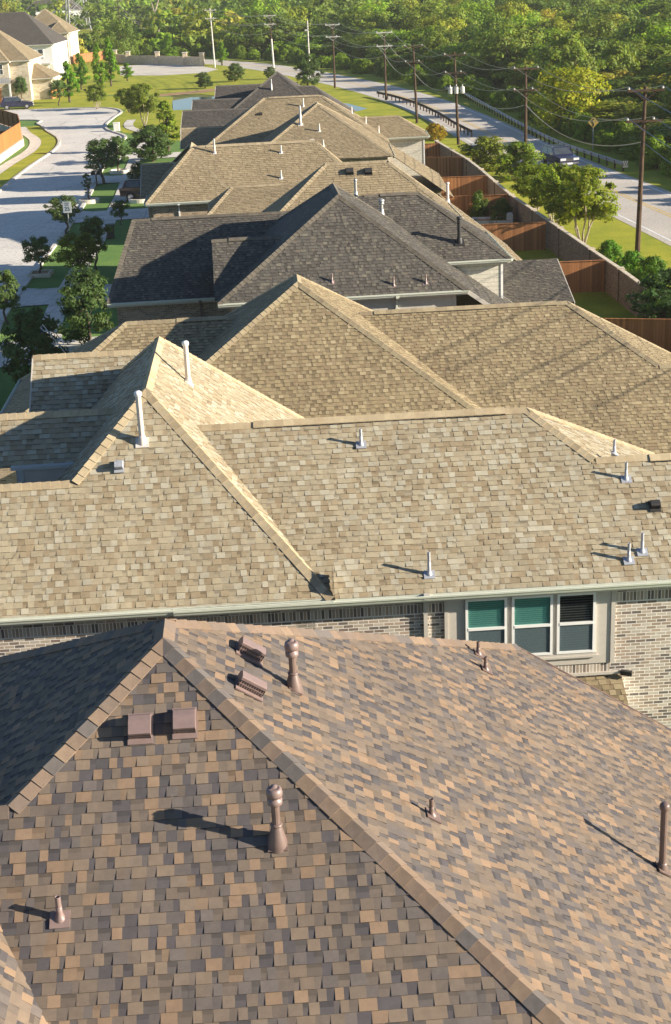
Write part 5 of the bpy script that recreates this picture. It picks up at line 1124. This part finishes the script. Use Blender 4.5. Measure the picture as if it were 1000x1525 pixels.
# the wood across the road: the nearest trees one by one, the far rest as one mass
hw = np.asarray(HW); hseg = np.diff(hw, axis=0); hL = np.linalg.norm(hseg, axis=1)
def off_road(x, y):
    p = np.array([x, y]); t = np.clip(((p-hw[:-1])*hseg).sum(1)/hL**2, 0, 1); q = hw[:-1]+hseg*t[:, None]; d = np.linalg.norm(p-q, axis=1); i = d.argmin(); cr = hseg[i][0]*(p-q[i])[1]-hseg[i][1]*(p-q[i])[0]
    return d[i]*(-1 if cr > 0 else 1)
rng = np.random.default_rng(5); pts = []
y = 92.0
while y < 900:
    st = 4.3+y/105; xm = .285*y+26; x = -xm
    while x < xm:
        px_, py_ = x+rng.uniform(-.42, .42)*st, y+rng.uniform(-.42, .42)*st; x += st
        d = off_road(px_, py_)
        ok = d > (10.5 if py_ < 190 else 15)+rng.uniform(0, 2)
        if px_ < -38 and 395 < py_ < 560 and px_ > -122: ok = ok and rng.random() < .10
        if -150 < px_ < -85 and 590 < py_ < 668: ok = False
        if abs(px_+132) < 10 and 505 < py_ < 530: ok = False
        if ok: pts.append((px_, py_, st, d))
    y += st*.92
for (px_, py_) in [(-60, 322), (-66, 330), (-72, 338), (-64, 352), (-58, 362), (-70, 372), (-80, 345), (-88, 362), (-50, 366), (-78, 318), (-86, 325), (-84, 300), (-92, 312), (-48, 372), (-44, 352), (-95, 340), (-74, 305)]: pts.append((px_, py_, 6.5, 30))
KINDS = [('dark green', (.85, 1.0, .8), .30), ('mid green', (1.25, 1.3, .9), .32), ('olive yellow', (1.85, 1.6, .85), .18), ('bright green', (1.5, 1.8, .75), .12), ('tan half bare', (2.4, 1.7, 1.3), .08)]
cum = np.cumsum([k[2] for k in KINDS])
def infr(x, y): return abs(x-.004*y) < .25*y+6
pts.sort(key=lambda p: p[1]+(0 if infr(p[0], p[1]) else 1e5)); NIND = 270; far = []
for i, (x, y, st, d) in enumerate(pts):
    k = int(np.searchsorted(cum, rng.random())); k = min(k, 4); nm, tint, _ = KINDS[k]; j = rng.uniform(.85, 1.18); tint = tuple(c*j for c in tint)
    W = min(st, 10)*rng.uniform(1.15, 1.95); H = rng.uniform(3.8, 10.2)*(1 if y < 300 else 1.1)
    if d < 34 and rng.random() < .85: H = min(H, max(2.2, .30*(d-2)))
    if i < NIND and infr(x, y): tree('forest', x, y, H, W, tint, nm+' tree in the wood across the road, one crown among many', group='trees in the wood across the road: '+nm)
    else: far.append((x, y, H, W, tint))
nq = 380; VV = []; CC = []
unit = []
for v in range(8):
    P, N, tone, cl = crown_pts('forest', 1.0, 1.0, np.random.default_rng(900+v), nq, 34); unit.append((P, N, tone))
for (x, y, H, W, tint) in far:
    P, N, tone = unit[rng.integers(8)]; a = rng.uniform(0, 6.28); ca, sa_ = math.cos(a), math.sin(a)
    Pw = np.stack([(P[:, 0]*ca-P[:, 1]*sa_)*W+x, (P[:, 0]*sa_+P[:, 1]*ca)*W+y, P[:, 2]*H], 1); Nw = np.stack([N[:, 0]*ca-N[:, 1]*sa_, N[:, 0]*sa_+N[:, 1]*ca, N[:, 2]], 1)
    VV.append(leaf_quads(Pw, Nw, np.full(nq, W*.055), rng)); CC.append(np.array(KC['forest'])[None, :]*np.array(tint)[None, :]*tone[:, None])
VV = np.concatenate(VV); CC = np.concatenate(CC); me = bpy.data.meshes.new('far_wood'); me.vertices.add(len(VV)); me.vertices.foreach_set('co', VV.astype(np.float32).ravel()); fill_quads(me, len(VV)//4); set_col(me, CC); me.materials.append(M['leaf'])
o = bpy.data.objects.new('far_wood', me); COL.objects.link(o); tag(o, 'dense green wood rolling away to the top of the photo', 'wood', kind='stuff')
print('forest', len(pts), 'far', len(far))
# shrubs along the edge of the wood
n = 0
for i in range(6, len(hw)-1):
    for r_ in range(2):
        if hw[i][1] > 360: continue
        dd = rng.uniform(7.2, 10.5); tdir = hseg[min(i, len(hseg)-1)]/hL[min(i, len(hL)-1)]; p = hw[i]+rng.uniform(0, 1)*hseg[min(i, len(hseg)-1)]+np.array([tdir[1], -tdir[0]])*dd
        if p[1] < 100: continue
        w_ = rng.uniform(1.6, 3.6); j = rng.uniform(.9, 1.3); tree('shrub', p[0], p[1], w_*rng.uniform(.6, .95), w_, (1.25*j, 1.35*j, .6), 'light green shrub in the rough strip between the road and the wood', group='shrubs along the edge of the wood')
# bare dead tree
t = empty('dead_tree', (-43.2, 428.3, 0), 0, 'bare whitish dead tree with forked limbs above the far boundary wall', 'tree')
b = MB(); b.tube((0, 0, 0), (.3, 0, 5), .75, .55, M['palebark'], 8); b.tube((.3, 0, 5), (-.6, 0, 7.6), .5, .3, M['palebark'], 7); b.build('trunk', t)
for p, q, r0 in (((.3, 0, 5), (2.2, 0, 7.2), .3), ((2.2, 0, 7.2), (3.0, 0, 9.6), .2), ((-.6, 0, 7.6), (1.2, .5, 12.2), .28), ((-.6, 0, 7.6), (-1.2, 0, 10.6), .22), ((2.2, 0, 7.2), (4.2, 0, 8.6), .16)):
    b = MB(); b.tube(p, q, r0, r0*.4, M['palebark'], 6); b.build('limb', t)
# ---------------------------------------------------------------- thin golden haze
b = MB(); b.box((-700, -60, -1.5), (700, 1200, 45), None) if False else None
hm = bpy.data.materials.new('haze'); hm.use_nodes = True; ht = hm.node_tree; ht.nodes.remove(ht.nodes['Principled BSDF'])
pv = ht.nodes.new('ShaderNodeVolumePrincipled'); pv.inputs['Color'].default_value = (.95, .93, .85, 1); pv.inputs['Density'].default_value = .0002; pv.inputs['Anisotropy'].default_value = .3
ht.links.new(pv.outputs[0], ht.nodes['Material Output'].inputs['Volume'])
x0, x1, y0, y1, z0, z1 = -1510, 1510, -310, 3010, -1.5, 44
hz = mesh_obj('haze', [(x0, y0, z0), (x1, y0, z0), (x1, y1, z0), (x0, y1, z0), (x0, y0, z1), (x1, y0, z1), (x1, y1, z1), (x0, y1, z1)], [(3, 2, 1, 0), (4, 5, 6, 7), (0, 1, 5, 4), (1, 2, 6, 5), (2, 3, 7, 6), (3, 0, 4, 7)], [hm]); tag(hz, kind='stuff')
